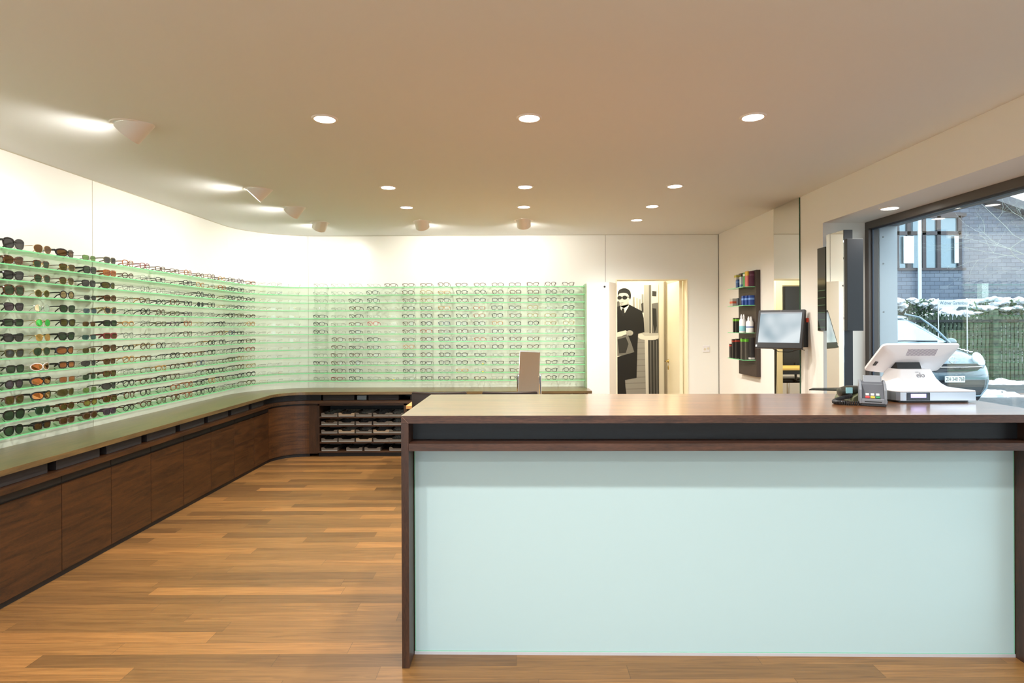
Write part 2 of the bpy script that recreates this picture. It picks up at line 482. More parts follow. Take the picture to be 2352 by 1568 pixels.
# door leaf, standing open into the corridor
door_cream = principled('door_cream_lacquer', lin(246, 238, 210), .35)
brass = principled('brass', lin(206, 178, 110), .25, metal=1)
d = MB().box(1.985, 2.025, 7.28, 7.86, .01, 1.995)
door = structure(d.build('door_1', door_cream, bevel=.003), 'cream door leaf standing open into the corridor', 'door')
h = MB().tube([(1.985, 7.81, .985), (1.945, 7.81, .985), (1.935, 7.80, .985), (1.935, 7.70, .985)], .009, 10)
h.tube([(1.987, 7.81, .985), (1.978, 7.81, .985)], .024, 16); h.build('door_handle', brass, door)
MB().tube([(1.988, 7.81, .90), (1.976, 7.81, .90)], .02, 16, flat=(1.4, .8)).build('key_escutcheon', brass, door)
dt = MB().box(1.185, 1.20, 7.13, 7.30, 0, 1.994).box(2.037, 2.05, 7.13, 7.30, 0, 1.994).box(1.185, 2.05, 7.13, 7.30, 1.994, 2.007)
structure(dt.build('trim_doorway', door_cream))
# second frame edge right of the poster
MB().box(2.07, 2.10, PY - .03, PY, 0, 2.07).build('trim_corridor', principled('frame_edge_brown', lin(150, 140, 120), .5))['kind'] = 'structure'

# poster: generic black-and-white street photograph
def grey(v): return principled('print_grey_%d' % v, lin(v, v, int(v * .97)), .45)
def q(zx, zy): return ((zx / 3.919 + 1360 - 1187) / 163 , 1.45 - (zy / 3.919 + 520 - 749) / 163)
po = MB(); PX0 = 1.22
def soft(poly, n=2):
    for _ in range(n):
        out = []
        for i in range(len(poly)):
            a, b = poly[i], poly[(i + 1) % len(poly)]
            out += [(a[0] * .75 + b[0] * .25, a[1] * .75 + b[1] * .25), (a[0] * .25 + b[0] * .75, a[1] * .25 + b[1] * .75)]
        poly = out
    return poly
def flat(poly, lay, shade):
    if len(poly) in (6, 11, 12, 15): poly = soft(poly)
    po.mat(grey(shade)); po.prism([q(*p) for p in poly], .0004, lambda u, v, w: (u, PY - .012 - lay * .0005 - w, v))
po.mat(grey(222)); po.box(PX0, 1.992, PY - .012, PY - .001, .04, 2.027)
flat([(150, 1010), (596, 1000), (596, 1560), (150, 1560)], 0, 158)
for k in range(9): flat([(150, 1050 + k * 52), (596, 1040 + k * 52), (596, 1046 + k * 52), (150, 1058 + k * 52)], 1, 136)
flat([(465, 532), (510, 532), (510, 960), (465, 960)], 1, 170)
flat([(510, 532), (530, 532), (528, 965), (512, 965)], 2, 110)
flat([(535, 700), (594, 690), (594, 965), (535, 965)], 2, 120)
flat([(542, 740), (575, 745), (580, 900), (560, 965), (545, 880)], 3, 45)
flat([(540, 585), (578, 590), (576, 635), (538, 632)], 3, 60)
for x_, h_ in ((365, 640), (395, 650), (420, 660), (445, 615)): flat([(x_, h_), (x_ + 16, h_), (x_ + 18, 760), (x_, 760)], 1, 150 + x_ % 40)
flat([(440, 700), (460, 690), (462, 780), (445, 780)], 2, 60)
flat([(218, 680), (245, 676), (250, 735), (218, 740)], 2, 90)
flat([(470, 1020), (500, 1020), (505, 1560), (480, 1560)], 2, 225)
flat([(500, 1020), (596, 1020), (596, 1560), (505, 1560)], 2, 60)
for x_ in (520, 548, 574): flat([(x_, 1030), (x_ + 7, 1030), (x_ + 9, 1560), (x_ + 2, 1560)], 3, 130)
def ell(cx, cy, rx, ry, n=20): return [(cx + rx * math.cos(2 * PI * k / n), cy + ry * math.sin(2 * PI * k / n)) for k in range(n)]
flat([(412, 980), (440, 965), (596, 965), (596, 1028), (440, 1024), (414, 1005)], 4, 232)
flat([(440, 965), (596, 965), (596, 985), (470, 990)], 5, 200)
flat([(90, 800), (150, 755), (255, 715), (335, 708), (405, 745), (445, 765), (462, 830), (468, 955), (412, 970), (405, 1080), (396, 1365), (292, 1384), (296, 1450), (310, 1560), (80, 1560), (70, 1100)], 5, 22)
flat([(252, 722), (332, 704), (326, 728), (288, 790), (256, 750)], 6, 235)
flat([(264, 742), (286, 740), (292, 790), (278, 812), (264, 795)], 7, 30)
flat([(255, 670), (322, 660), (330, 712), (285, 740), (256, 728)], 6, 160)
flat(ell(284, 648, 49, 64), 7, 192)
flat([(232, 640), (228, 598), (246, 570), (292, 556), (338, 576), (350, 620), (346, 655), (334, 660), (328, 618), (300, 600), (246, 604), (236, 620)], 8, 20)
flat(ell(246, 646, 20, 17), 9, 18); flat(ell(292, 645, 22, 18), 9, 18); flat([(262, 636), (274, 636), (274, 643), (262, 643)], 9, 18); flat([(308, 634), (340, 640), (340, 646), (308, 642)], 9, 18)
flat([(252, 690), (280, 688), (280, 694), (253, 696)], 9, 110)
flat([(130, 985), (218, 958), (300, 938), (330, 965), (262, 990), (200, 1040), (120, 1060)], 6, 235)
flat([(120, 1060), (210, 1000), (320, 980), (352, 1060), (376, 1134), (262, 1166), (120, 1180)], 7, 120)
flat([(225, 1020), (300, 1000), (325, 1060), (300, 1140), (240, 1145)], 8, 50)
flat([(130, 1175), (262, 1166), (200, 1185), (130, 1200)], 7, 225)
flat(ell(335, 962, 32, 24), 8, 180)
for k in range(3): flat([(305 + k * 16, 958), (316 + k * 16, 956), (320 + k * 16, 986), (309 + k * 16, 984)], 9, 165)
tag(po.build('poster'), 'tall black-and-white street photograph on the corridor wall, man in dark coat', 'poster')

# office seen in the wall mirror
t = thing('desk', 'office desk with yellow wooden top and black legs', 'desk', (-.25, 9.85, 0))
MB().box(-1.2, .72, 9.5, 10.2, .73, .76).build('tabletop', principled('yellow_beech', lin(236, 196, 110), .45), t, bevel=.003)
for x, y in ((.66, 9.55), (.66, 10.15), (-1.14, 9.55), (-1.14, 10.15)):
    MB().box(x - .03, x + .03, y - .03, y + .03, 0, .73).build('leg', black_plastic, t)
MB().box(-1.14, .66, 9.54, 9.57, .66, .73).build('apron', black_plastic, t)
t = thing('office_chair', 'black swivel chair at the office desk', 'chair', (.62, 9.2, 0))
MB().box(.38, .86, 8.96, 9.42, .44, .52).build('seat', black_plastic, t, bevel=.03)
MB().box(.40, .84, 8.92, 8.98, .60, 1.10).build('backrest', black_plastic, t, bevel=.02)
m = MB().tube([(.62, 9.2, .06), (.62, 9.2, .44)], .025, 10); m.build('gas_column', chrome, t)
m = MB().tube([(.62, 8.96, .47), (.62, 8.90, .5), (.62, 8.92, .8)], .02, 8); m.build('back_support', black_plastic, t)
m = MB()
for k in range(5):
    a = 2 * PI * k / 5; m.tube([(.62, 9.2, .09), (.62 + .28 * math.cos(a), 9.2 + .28 * math.sin(a), .05)], [.025, .015], 8)
    m.tube([(.62 + .28 * math.cos(a) - .02, 9.2 + .28 * math.sin(a), .03), (.62 + .28 * math.cos(a) + .02, 9.2 + .28 * math.sin(a), .03)], .03, 12)
m.build('star_base', black_plastic, t)
t.location = (0.0, 10.62, 0)
t = thing('wall_cabinet', 'dark wall cabinet high on the office wall', 'cabinet', (-.9, 11.8, 1.2))
MB().box(-1.45, -.38, 11.6, 12, 1.20, 2.2).build('body', principled('dark_blue_grey', lin(40, 46, 56), .4), t, bevel=.004)
for x in (-1.44, -.91): MB().box(x, x + .52, 11.58, 11.6, 1.21, 2.19).build('door', principled('dark_blue_door', lin(54, 60, 72), .35), t, bevel=.004)
t = thing('low_cupboard', 'white low cupboard against the office wall', 'cupboard', (-.1, 11.8, 0))
MB().box(-1.0, .9, 11.55, 12, 0, .95).build('body', white_plastic, t, bevel=.004)
for x in (-.99, -.04): MB().box(x, x + .93, 11.53, 11.55, .02, .93).build('door', white_plastic, t, bevel=.004)

# ------------------------------------------------------------------ ceiling lights
def spot(name, loc, direction, power, angle, blend, col, radius):
    l = bpy.data.lights.new(name, 'SPOT'); l.energy = power; l.color = col; l.spot_size = R(angle); l.spot_blend = blend
    l.shadow_soft_size = radius
    o = bpy.data.objects.new(name, l); C.objects.link(o); o.location = loc
    o.rotation_euler = Vector(direction).to_track_quat('-Z', 'Y').to_euler()
    return o
def into(o, t): o.parent = t; o.matrix_parent_inverse = parent_matrix(t).inverted(); return o
rows = [(3.12, 'front'), (4.66, 'second'), (5.44, 'third'), (6.14, 'last'), (1.55, 'overhead'), (0.0, 'camera'), (-1.5, 'street')]  # last three rows are unseen, added to brighten the counter front and ceiling
cols = [(-1.0, 'left'), (.07, 'middle'), (1.24, 'right')]
def ring(mb, cx, cy, z, r0, r1, h, n=36):
    prof = [(r0, z), (r1, z), (r1 - .004, z - h), (r0 + .002, z - h), (r0, z)]
    mb.lathe(prof, n, (cx, cy, 0), cap=False)
def downlight(x, y, z, label, group, power=None):
    t = thing('recessed_downlight', label, 'ceiling light', (x, y, z), 0, group)
    m = MB(); ring(m, x, y, z, .052, .067, .006); m.build('trim_ring', lamp_white, t)
    MB().lathe([(.053, z), (.053, z - .003), (.03, z - .005)], 28, (x, y, 0)).build('lamp_disc', lamp_glow, t)
    into(spot('lamp_light', (x, y, z - .03), (0, 0, -1), power or DOWN_W, 150, .9, WARM, .04), t)
for ri, (y, rn) in enumerate(rows):
    for ci, (x, cn) in enumerate(cols):
        if ri == 3 and ci < 2: continue
        if ri > 3:
            downlight(x, y, ZC, 'round downlight added out of view for more light, %s row, %s column' % (rn, cn), 'recessed ceiling downlights'); continue
        lab = ('round recessed downlight in the %s row of the ceiling, %s column' % (rn, cn)) if ri < 3 else \
            'round recessed downlight nearest the back wall, above the doorway side'
        downlight(x, y, ZC, lab, 'recessed ceiling downlights')
downlight(2.58, 4.12, WZ1, 'round downlight in the window recess above the folding mirror', None, 14)
bpy.data.objects['recessed_downlight']

hoods = [(-2.065, 1.65, -90, 'added unseen over the camera side for more light'), (-2.065, .1, -90, 'added unseen behind the camera for more light'),  # these two are unseen, added to light the front of the room
         (-2.065, 3.2, -90 - 0, 'nearest the camera'), (-2.05, 4.71, -90 - 14, 'second from the camera with its mouth glowing'),
         (-2.04, 5.45, -90 + 16, 'third from the camera, turned to the left wall'), (-2.06, 6.25, -40, 'in the bend, aimed at the corner'),
         (-.98, 6.2, 6, 'near the back wall, left of the pair'), (.076, 6.15, 6, 'near the back wall, right of the pair')]
for x, y, az, lab in hoods:
    a = R(az)                                 # azimuth from +Y, negative = to the left
    hx, hy = math.sin(a), math.cos(a)
    el = R(-47); n = Vector((hx * math.cos(el), hy * math.cos(el), math.sin(el)))
    t = thing('wall_washer_lamp', 'white tilted drum spotlight %s' % lab, 'ceiling light', (x, y, ZC), 0, 'tilted drum spotlights along the glasses wall')
    m = MB(); ring(m, x, y, ZC, .082, .100, .004, 40); m.build('trim_ring', lamp_white, t)
    r_ = .072; o_ = Vector((x, y, ZC)) + Vector((hx, hy, 0)) * .024 + Vector((0, 0, -.052))
    s_ = Vector((-hy, hx, 0)); u_ = n.cross(s_); u_.normalize()
    ringa, ringb, ringc, ringd = [], [], [], []
    K = 36
    for k in range(K):
        an = 2 * PI * k / K; rad = s_ * math.cos(an) + u_ * math.sin(an)
        p0 = o_ + rad * r_; p0i = o_ + rad * (r_ - .004)
        lim = max(.004, (ZC - .001 - p0.z) / (-n.z) ) if n.z < 0 else .1
        lim2 = max(.003, (ZC - .001 - p0i.z) / (-n.z))
        ringa.append(p0 - n * min(lim, .3)); ringb.append(p0); ringc.append(p0i); ringd.append(p0i - n * min(lim2, .3))
    m = MB(); m.loft([ringa, ringb, ringc, ringd], caps=False); m.build('drum_shade', lamp_white, t)
    m = MB(); m.loft([[o_ - n * .012 + (p - o_) * .0 + (p - o_) * .93 for p in ringc], [o_ - n * .016 + (p - o_) * .93 for p in ringc]]); m.build('lamp_disc', lamp_glow, t)
    into(spot('lamp_light', o_ + n * .006, n, HOOD_W, 160, .75, WARM, .045), t)

# ------------------------------------------------------------------ low cabinet run under the glasses wall
DT = .49; TZ = .726
S0 = .9 - CY                                   # near end of the run, behind the camera's left edge
SE = LC + 3.13                                 # right end of the back run
t = thing('display_worktop', 'long smoked oak worktop following the curved glasses wall', 'worktop', (-2.9, 5, .69))
m = MB(); band(m, S0, 0, 0, DT, TZ - .03, TZ); m.build('top_slab', top_wood_y, t)
m = MB(); band(m, 0, SE + .035, 0, DT, TZ - .03, TZ); m.build('top_slab', top_wood_x, t)
m = MB(); band(m, S0, 0, .02, DT - .004, TZ - .13, TZ - .10); m.build('lower_ledge', dark_wood_y, t)
m = MB(); band(m, 0, SE + .02, .02, DT - .004, TZ - .13, TZ - .10); m.build('lower_ledge', dark_wood_x, t)
m = MB(); band(m, S0, SE, .02, .06, TZ - .10, TZ - .03); m.build('niche_back', near_black, t)
m = MB(); band(m, -.05, LC + .12, .06, DT - .07, TZ - .099, TZ - .031); m.build('niche_panel', brush_black, t)
# end upright of the back run
x_e = path(SE, 0)[0]
# cabinets along the left wall
cab_edges = [3.056 - CY + .425 * k for k in range(-5, 9)]
for k in range(len(cab_edges) - 1):
    a, b = cab_edges[k], min(cab_edges[k + 1], .06)
    yn = a + CY
    vis = yn > 2.9
    nth = k - 4
    lab = ('smoked oak base cabinet on the left wall, %s whole door from the left edge' % ORD[nth]) if nth >= 1 else \
        ('smoked oak base cabinet cut by the left edge of the picture' if nth == 0 else 'smoked oak base cabinet on the left wall, %s beyond the left picture edge' % ORD[-nth])
    c = thing('base_cabinet', lab, 'cabinet', (path((a + b) / 2, .25)[0], (a + b) / 2 + CY, 0), 0, 'base cabinets along the left wall')
    m = MB(); band(m, a, b, .02, DT - .05, .05, TZ - .131); m.build('carcass', near_black, c)
    m = MB(); band(m, a, b, .04, DT - .045, 0, .05); m.build('plinth', near_black, c)
    m = MB(); band(m, a + .002, b - .002, DT - .05, DT - .03, .035, .538); m.build('door', dark_wood_y, c, bevel=.001)
    m = MB(); band(m, a + .002, b - .002, DT - .05, DT - .032, .552, TZ - .133); m.build('grip_rail', near_black, c)
    m = MB(); band(m, a - .02, min(a + .34, -.06), .10, DT - .045, TZ - .098, TZ - .034)
    tag(m.build('niche_box', box_brown, bevel=.002), 'brown-grey box in the slot above the %s' %
        (('%s whole cabinet door from the left' % ORD[nth]) if nth >= 1 else 'cabinet at the left edge' if nth == 0 else '%s cabinet beyond the left edge' % ORD[-nth]),
        'box', 'flat boxes in the slot under the worktop')
c = thing('corner_cabinet', 'smoked oak corner cabinet with a curved door', 'cabinet', (-2.7, 6.6, 0))
m = MB(); band(m, .06, LC, .02, DT - .05, .05, TZ - .131); m.build('carcass', near_black, c)
m = MB(); band(m, .06, LC, .04, DT - .045, 0, .05); m.build('plinth', near_black, c)
m = MB(); band(m, .062, LC - .002, DT - .05, DT - .03, .035, .575, 20); m.build('curved_door', dark_wood_curve, c)
m = MB(); band(m, LC, LC + .10, .02, DT - .03, .035, .59); m.build('filler_panel', dark_wood_z, c)
# open tray racks on the back run
tray_grey = principled('tray_taupe', lin(96, 86, 76), .5)
tray_tan = principled('tray_tan', lin(150, 128, 104), .5)
tray_base = principled('tray_base_grey', lin(150, 150, 146), .5)
RX = [-2.23, -1.25, -.27, .71]
YR = YB - DT + .02                                # front plane of the racks
rack_z = [.055, .150, .245, .340, .435]           # shelf tops are +.0
for ci in range(3):
    x0, x1 = RX[ci], RX[ci + 1]
    pos = ['left bay beside the curved door', 'middle bay behind the chairs', 'right bay under the white box wall'][ci]
    c = thing('tray_rack', 'smoked oak open tray rack, ' + pos, 'rack', ((x0 + x1) / 2, YR + .2, 0), 0, 'open tray racks')
    MB().box(x0, x1, YR + .03, YB - .05, 0, .045).build('plinth', near_black, c)
    MB().box(x0 + .02, x1 - .012, YB - .08, YB - .06, .06, .585).build('back_board', near_black, c)
    for (a, b) in ((x0, x0 + .018), (x1 - .018, x1 - .001)):
        MB().box(a, b, YR, YB - .05, .045, .59).build('side_panel', dark_wood_z, c)
    MB().box(x0, x1 - .001, YR, YB - .05, .572, .594).build('top_rail', dark_wood_x, c)
    for i, z in enumerate((.045, .148, .242, .336, .430)):
        MB().box(x0 + .018, x1 - .018, YR + .004, YB - .08, z, z + .018).build('shelf', dark_wood_x, c)
    for (a, b) in ((x0 + .05, x0 + .40), (x0 + .56, x0 + .90)):
        m = MB().box(a, b, YR + .03, YB - .10, TZ - .098, TZ - .040)
        tag(m.build('niche_box', box_brown, bevel=.002), 'brown-grey box in the slot, %s, %s' %
            ('left' if a < x0 + .2 else 'right', pos), 'box', 'flat boxes in the slot under the worktop')
m = MB().box(RX[0] + .425, RX[0] + .53, YR + .06, YR + .3, TZ - .097, TZ - .05)
tag(m.build('white_carton', principled('pale_card', lin(150, 160, 168), .6)), 'small pale carton between the two boxes in the slot of the back run', 'box')

def tray(x, z, tan, label, full, w_=.176):
    t = thing('glasses_tray', label, 'tray', (x + w_ / 2, YR + .04, z), 0, 'glasses trays in the open rack')
    M_ = tray_tan if tan else tray_grey
    d_ = .30; h = .038; y0 = YR + .015
    m = MB().box(x, x + w_, y0, y0 + d_, z + .008, z + .012)
    m.box(x, x + .004, y0, y0 + d_, z + .012, z + h); m.box(x + w_ - .004, x + w_, y0, y0 + d_, z + .012, z + h)
    m.box(x, x + w_, y0 + d_ - .004, y0 + d_, z + .012, z + h)
    a = w_ * .17; b = w_ * .25
    m.prism([(x, z + .012), (x + w_, z + .012), (x + w_, z + h), (x + w_ - a, z + h), (x + w_ - b, z + h - .013), (x + b, z + h - .013), (x + a, z + h), (x, z + h)],
            .005, lambda u, v, w: (u, y0 - .001 + w, v))
    m.build('tray_body', M_, t)
    MB().box(x + .002, x + w_ - .002, y0 - .002, y0 + d_, z, z + .008).build('base', tray_base, t)
    if full:
        rn = random.Random(int(x * 1000 + z * 77777))
        g = MB()
        for k in range(5):
            yy = y0 + .02 + k * .055 ; xx = x + .02 + rn.random() * .03
            for s in (0, 1):
                cx_ = xx + .025 + s * .06
                pts = [(cx_ + .022 * math.cos(2 * PI * i / 12), yy, z + .034 + .014 * math.sin(2 * PI * i / 12)) for i in range(12)]
                g.tube(pts, .0016, 4, closed=True)
            g.tube([(xx, yy, z + .036), (xx + .01, yy + .03, z + .03), (xx + .12, yy + .034, z + .028)], .002, 4)
        g.mat(black_plastic); g.mats = [rn.choice([black_plastic, principled('dark_metal_frames', lin(90, 88, 84), .3, metal=.9), principled('amber_frames', lin(120, 80, 40), .3)])]
        o = g.build('stored_glasses'); o['kind'] = 'stuff'
        tag(o, 'row of folded spectacle frames lying in the %s' % label.replace('glasses tray ', 'tray '), 'folded glasses', 'folded frames stored in the trays')
tx = [0.035, .228, .422, .616, .795]
plan = {4: [(0, 0, 1), (1, 1, 1), (2, 0, 1), (3, 0, 1), (4, 0, 1)], 3: [(0, 0, 1), (1, 0, 1), (2, 0, 1), (3, 0, 1), (4, 0, 1)],
        2: [(0, 0, 0), (1, 1, 1), (2, 0, 1), (3, 1, 1), (4, 0, 1)], 1: [(0, 0, 0), (1, 0, 0), (2, 1, 0), (3, 0, 0), (4, 0, 1)],
        0: [(0, 0, 0), (1.45, 0, 0), (2.5, 0, 0), (4, 0, 0)]}
zs = [.063, .166, .260, .354, .448]
nm = ['bottom', 'fourth', 'third', 'second', 'top']
for r_, lst in plan.items():
    for n_, (cidx, tan, full) in enumerate(lst):
        ci = int(cidx); x = RX[0] + tx[ci] + (cidx - ci) * .19
        tray(x, zs[r_], tan, '%s glasses tray on the %s shelf of the left rack, %s from the left' % ('tan' if tan else 'taupe grey', nm[r_], ORD[n_ + 1]), full, .172 if ci == 4 else .178)

# white box wall that ends the shelves
m = MB()
m.prism([(.795, 7.14), (.795, 7.0), (.83, 6.955), (1.07, 6.955), (1.187, 7.139)], 1.96, lambda u, v, w: (u, v, w)) if False else None
t = thing('sliding_panel_box', 'white boxed wall panel between the shelves and the doorway', 'wall panel', (.95, 7.05, 0))
m = MB(); m.prism([(.815, YB - .001), (.815, 6.93), (1.075, 6.93), (1.183, YB - .001)], 1.96, lambda u, v, w: (u, v, w)); m.build('box', white_wall, t)
m = MB().tube([(1.022, 6.931, 1.905), (1.022, 6.926, 1.905)], .011, 18); m.build('finger_hole', near_black, t)
m = MB().box(.797, .812, 6.955, YB - .001, TZ, 1.94); tag(m.build('shelf_end_panel', see_through('end_glass', (.93, .99, .93), body=.3, body_col=(.75, .9, .7))), 'pale green glass strip closing the right end of the shelves', 'glass panel')

# wall outlet
t = thing('wall_socket', 'white double wall socket plate right of the doorway', 'socket', (2.265, YB, 1.12))
MB().box(2.225, 2.305, YB - .008, YB, 1.13, 1.21).build('cover_plate', white_plastic, t, bevel=.002)
m = MB()
for x in (2.248, 2.286): m.tube([(x, YB - .008, 1.165 if x < 2.26 else 1.175), (x, YB - .011, 1.165 if x < 2.26 else 1.175)], .014, 16)
m.build('socket_insert', principled('socket_cream', lin(222, 214, 190), .5), t)

# ------------------------------------------------------------------ glass shelves
RZ = [1.9165 - .0912 * i for i in range(13)]
segs = [(2.2 - CY, 3.66 - CY, 'near left'), (3.66 - CY, 5.07 - CY, 'mid left'), (5.07 - CY, .15, 'far left'),
        (.15, LC + .08, 'corner bend'), (LC + .08, LC + 1.56, 'back wall left'), (LC + 1.56, SE - .008, 'back wall right')]
SD = .18
for r_, z in enumerate(RZ):
    for a, b, nme in segs:
        m = MB(); band(m, a + .001, b - .001, .001, SD, z - .008, z, 12, edge=glass_edge, main=glass_top)
        tag(m.build('glass_shelf'), 'green glass shelf, %s section, %s level from the top' % (nme, ORD[r_ + 1]), 'shelf', 'glass display shelves')

# ------------------------------------------------------------------ glasses
SH = {  # half width, half height, exponent, taper, outer lift
    'rectangular': (.0265, .0165, 3.6, .04, 0, .018), 'square': (.0255, .0195, 3.2, .07, 0, .018), 'round': (.0225, .0215, 2, 0, 0, .021),
    'pantoscopic': (.0235, .021, 2.3, .09, 0, .020), 'cat-eye': (.0265, .0185, 2.7, .10, .0045, .017), 'oval': (.026, .0165, 2.1, 0, 0, .018),
    'wayfarer-shaped': (.0258, .0205, 3, .15, .002, .018), 'aviator': (.029, .0245, 2.2, .17, -.0015, .016),
    'wraparound': (.034, .0195, 2.3, .05, .0015, .010), 'oversized': (.030, .025, 2.5, .06, .001, .016)}
NP = 20
def outline(shape):
    a, b, e, tp, lift, br = SH[shape]; out = []
    for k in range(NP):
        t_ = 2 * PI * (k + .5) / NP; c, s = math.cos(t_), math.sin(t_)
        u = a * math.copysign(abs(c) ** (2 / e), c); v = b * math.copysign(abs(s) ** (2 / e), s)
        u *= 1 + tp * v / b
        if v > 0: v += lift * u / a
        out.append((u, v))
    return out
def curve_k(shape): return 3.2 if shape == 'wraparound' else 1.2
def g_front(mb, shape, kind, m1, m2=None):
    a, b, e, tp, lift, br = SH[shape]; ol = outline(shape); K = curve_k(shape)
    t = {'acetate': .0038, 'metal': .0015, 'browline': .0014, 'rimless': 0, 'bold': .0058}[kind]
    dp = {'acetate': .0034, 'metal': .0014, 'browline': .0016, 'rimless': .001, 'bold': .0042}[kind]
    cx = a + br / 2; zc = b + t + .001
    if kind != 'rimless':
        for s in (-1, 1):
            vs = []
            for (u, v) in ol:
                r = math.hypot(u, v)
                tt = t * (1.45 if (v > 0 and kind in ('acetate', 'bold')) else 1)
                if kind == 'browline' and v > b * .25: tt = .0062
                dd = dp * (2.2 if (kind == 'browline' and v > b * .25) else 1)
                for (off, y_) in ((0, 0), (tt, 0), (tt, dd), (0, dd)):
                    uu = u * (1 + off / r); vv = v * (1 + off / r); X = s * (cx + uu)
                    vs.append((X, K * X * X + y_, zc + vv))
            for k in range(NP):
                mb.mat(m1 if (kind != 'browline' or (ol[k][1] > 0 and ol[(k + 1) % NP][1] > 0)) else m2)
                o = [(k * 4 + i, k * 4 + (i + 1) % 4, ((k + 1) % NP) * 4 + (i + 1) % 4, ((k + 1) % NP) * 4 + i) for i in range(4)]
                if k == 0: base = len(mb.v); mb.add(vs, o)
                else:
                    for f in o: mb.f.append(tuple(i + base for i in f)); mb.mi.append(mb.cur); mb.sm.append(False)
    mb.mat(m2 if kind == 'browline' and m2 else m1)
    br_r = {'acetate': .0026, 'bold': .0034}.get(kind, .0011)
    x_ = br / 2 + .001
    mb.tube([(-x_, .001, zc + b * .30), (-x_ * .4, 0, zc + b * .48), (x_ * .4, 0, zc + b * .48), (x_, .001, zc + b * .30)], br_r, 5)
    mb.mat(m1)
    for s in (-1, 1):                      # end pieces
        X = s * (cx + a * (1 + tp * .6)); X2 = s * (hinge_x(shape))
        h = {'acetate': .0030, 'bold': .0045, 'browline': .003}.get(kind, .0012)
        mb.tube([(X, K * X * X + .001, zc + b * .62 + lift), (X2, K * X2 * X2 + .004, zc + b * .62 + lift)], h, 5)
def hinge_x(shape):
    a, b, e, tp, lift, br = SH[shape]; return br / 2 + 2 * a + a * tp + .0045
def g_lens(mb, shape, kind, s, m):
    a, b, e, tp, lift, br = SH[shape]; K = curve_k(shape); t = {'acetate': .0038, 'metal': .0015, 'browline': .0014, 'rimless': 0, 'bold': .0058}[kind]
    cx = a + br / 2; zc = b + t + .001
    mb.mat(m); vs = []
    for y_ in (.0008, .0022):
        for (u, v) in outline(shape):
            X = s * (cx + u); vs.append((X, K * X * X + y_, zc + v))
    mb.add(vs, [tuple(range(NP)), tuple(range(2 * NP - 1, NP - 1, -1))] + [(i, (i + 1) % NP, NP + (i + 1) % NP, NP + i) for i in range(NP)])
def g_temple(mb, shape, kind, s, m):
    a, b, e, tp, lift, br = SH[shape]; K = curve_k(shape); t = {'acetate': .0038, 'metal': .0015, 'browline': .0014, 'rimless': 0, 'bold': .0058}[kind]
    zc = b + t + .001; X = s * hinge_x(shape); y0 = K * X * X + .003; z0 = zc + b * .62 + lift
    w_, h_ = {'acetate': (.0020, .0036), 'bold': (.0028, .0062), 'browline': (.0014, .0026), 'metal': (.0010, .0017), 'rimless': (.0009, .0014)}[kind]
    mb.mat(m)
    pts = [(X, y0, z0), (X * .995, y0 + .03, z0), (X * .97, .095, z0 - .004), (X * .95, .118, z0 * .72), (X * .93, .140, max(z0 * .22, h_ * 1.2 + .001))]
    vs = []
    for i, (x, y, z) in enumerate(pts):
        hh = h_ * (1, .95, .8, .95, .9)[i]; ww = w_
        vs += [(x - ww, y, z - hh), (x + ww, y, z - hh), (x + ww, y, z + hh), (x - ww, y, z + hh)]
    fs = [(0, 1, 2, 3), (16, 19, 18, 17)]
    for i in range(4):
        fs += [(i * 4 + k, i * 4 + (k + 1) % 4, i * 4 + 4 + (k + 1) % 4, i * 4 + 4 + k) for k in range(4)]
    mb.add(vs, fs)

FR = {'black': principled('acetate_black', lin(26, 24, 24), .25), 'tortoiseshell': noisy('acetate_tortoise', lin(34, 22, 14), lin(118, 72, 36), 90, .22, pos=(.42, .66)),
      'brown': principled('acetate_brown', lin(82, 58, 42), .3), 'olive': principled('acetate_olive', lin(84, 80, 46), .3),
      'grey': principled('frame_grey', lin(76, 74, 68), .3), 'beige': see_through('acetate_beige', (.86, .80, .62), body=.55, body_col=lin(214, 196, 150)[:3]),
      'honey': noisy('acetate_honey', lin(140, 98, 44), lin(196, 152, 84), 70, .25), 'amber': noisy('acetate_amber', lin(100, 52, 26), lin(172, 100, 50), 80, .25),
      'red': principled('acetate_red', lin(190, 60, 58), .3), 'dark red': principled('acetate_wine', lin(120, 36, 42), .3),
      'blue': principled('acetate_blue', lin(44, 62, 96), .3), 'purple': principled('acetate_purple', lin(70, 50, 66), .3),
      'gold': principled('metal_gold', lin(200, 170, 110), .25, metal=1), 'silver': principled('metal_silver', lin(190, 190, 188), .25, metal=1),
      'gunmetal': principled('metal_gunmetal', lin(70, 68, 62), .3, metal=.4), 'white': principled('acetate_white', lin(234, 228, 224), .3),
      'leopard': noisy('acetate_leopard', lin(56, 44, 30), lin(190, 170, 120), 160, .3, pos=(.46, .54)), 'dark green': principled('acetate_green', lin(34, 60, 48), .3)}
clear_lens = see_through('demo_lens', (.985, .99, .985))
def tint(name, col, k=.36): return see_through('lens_' + name, tuple(c ** .45 for c in lin(*col)[:3]), rough=.03, body=k, body_col=lin(*col)[:3])
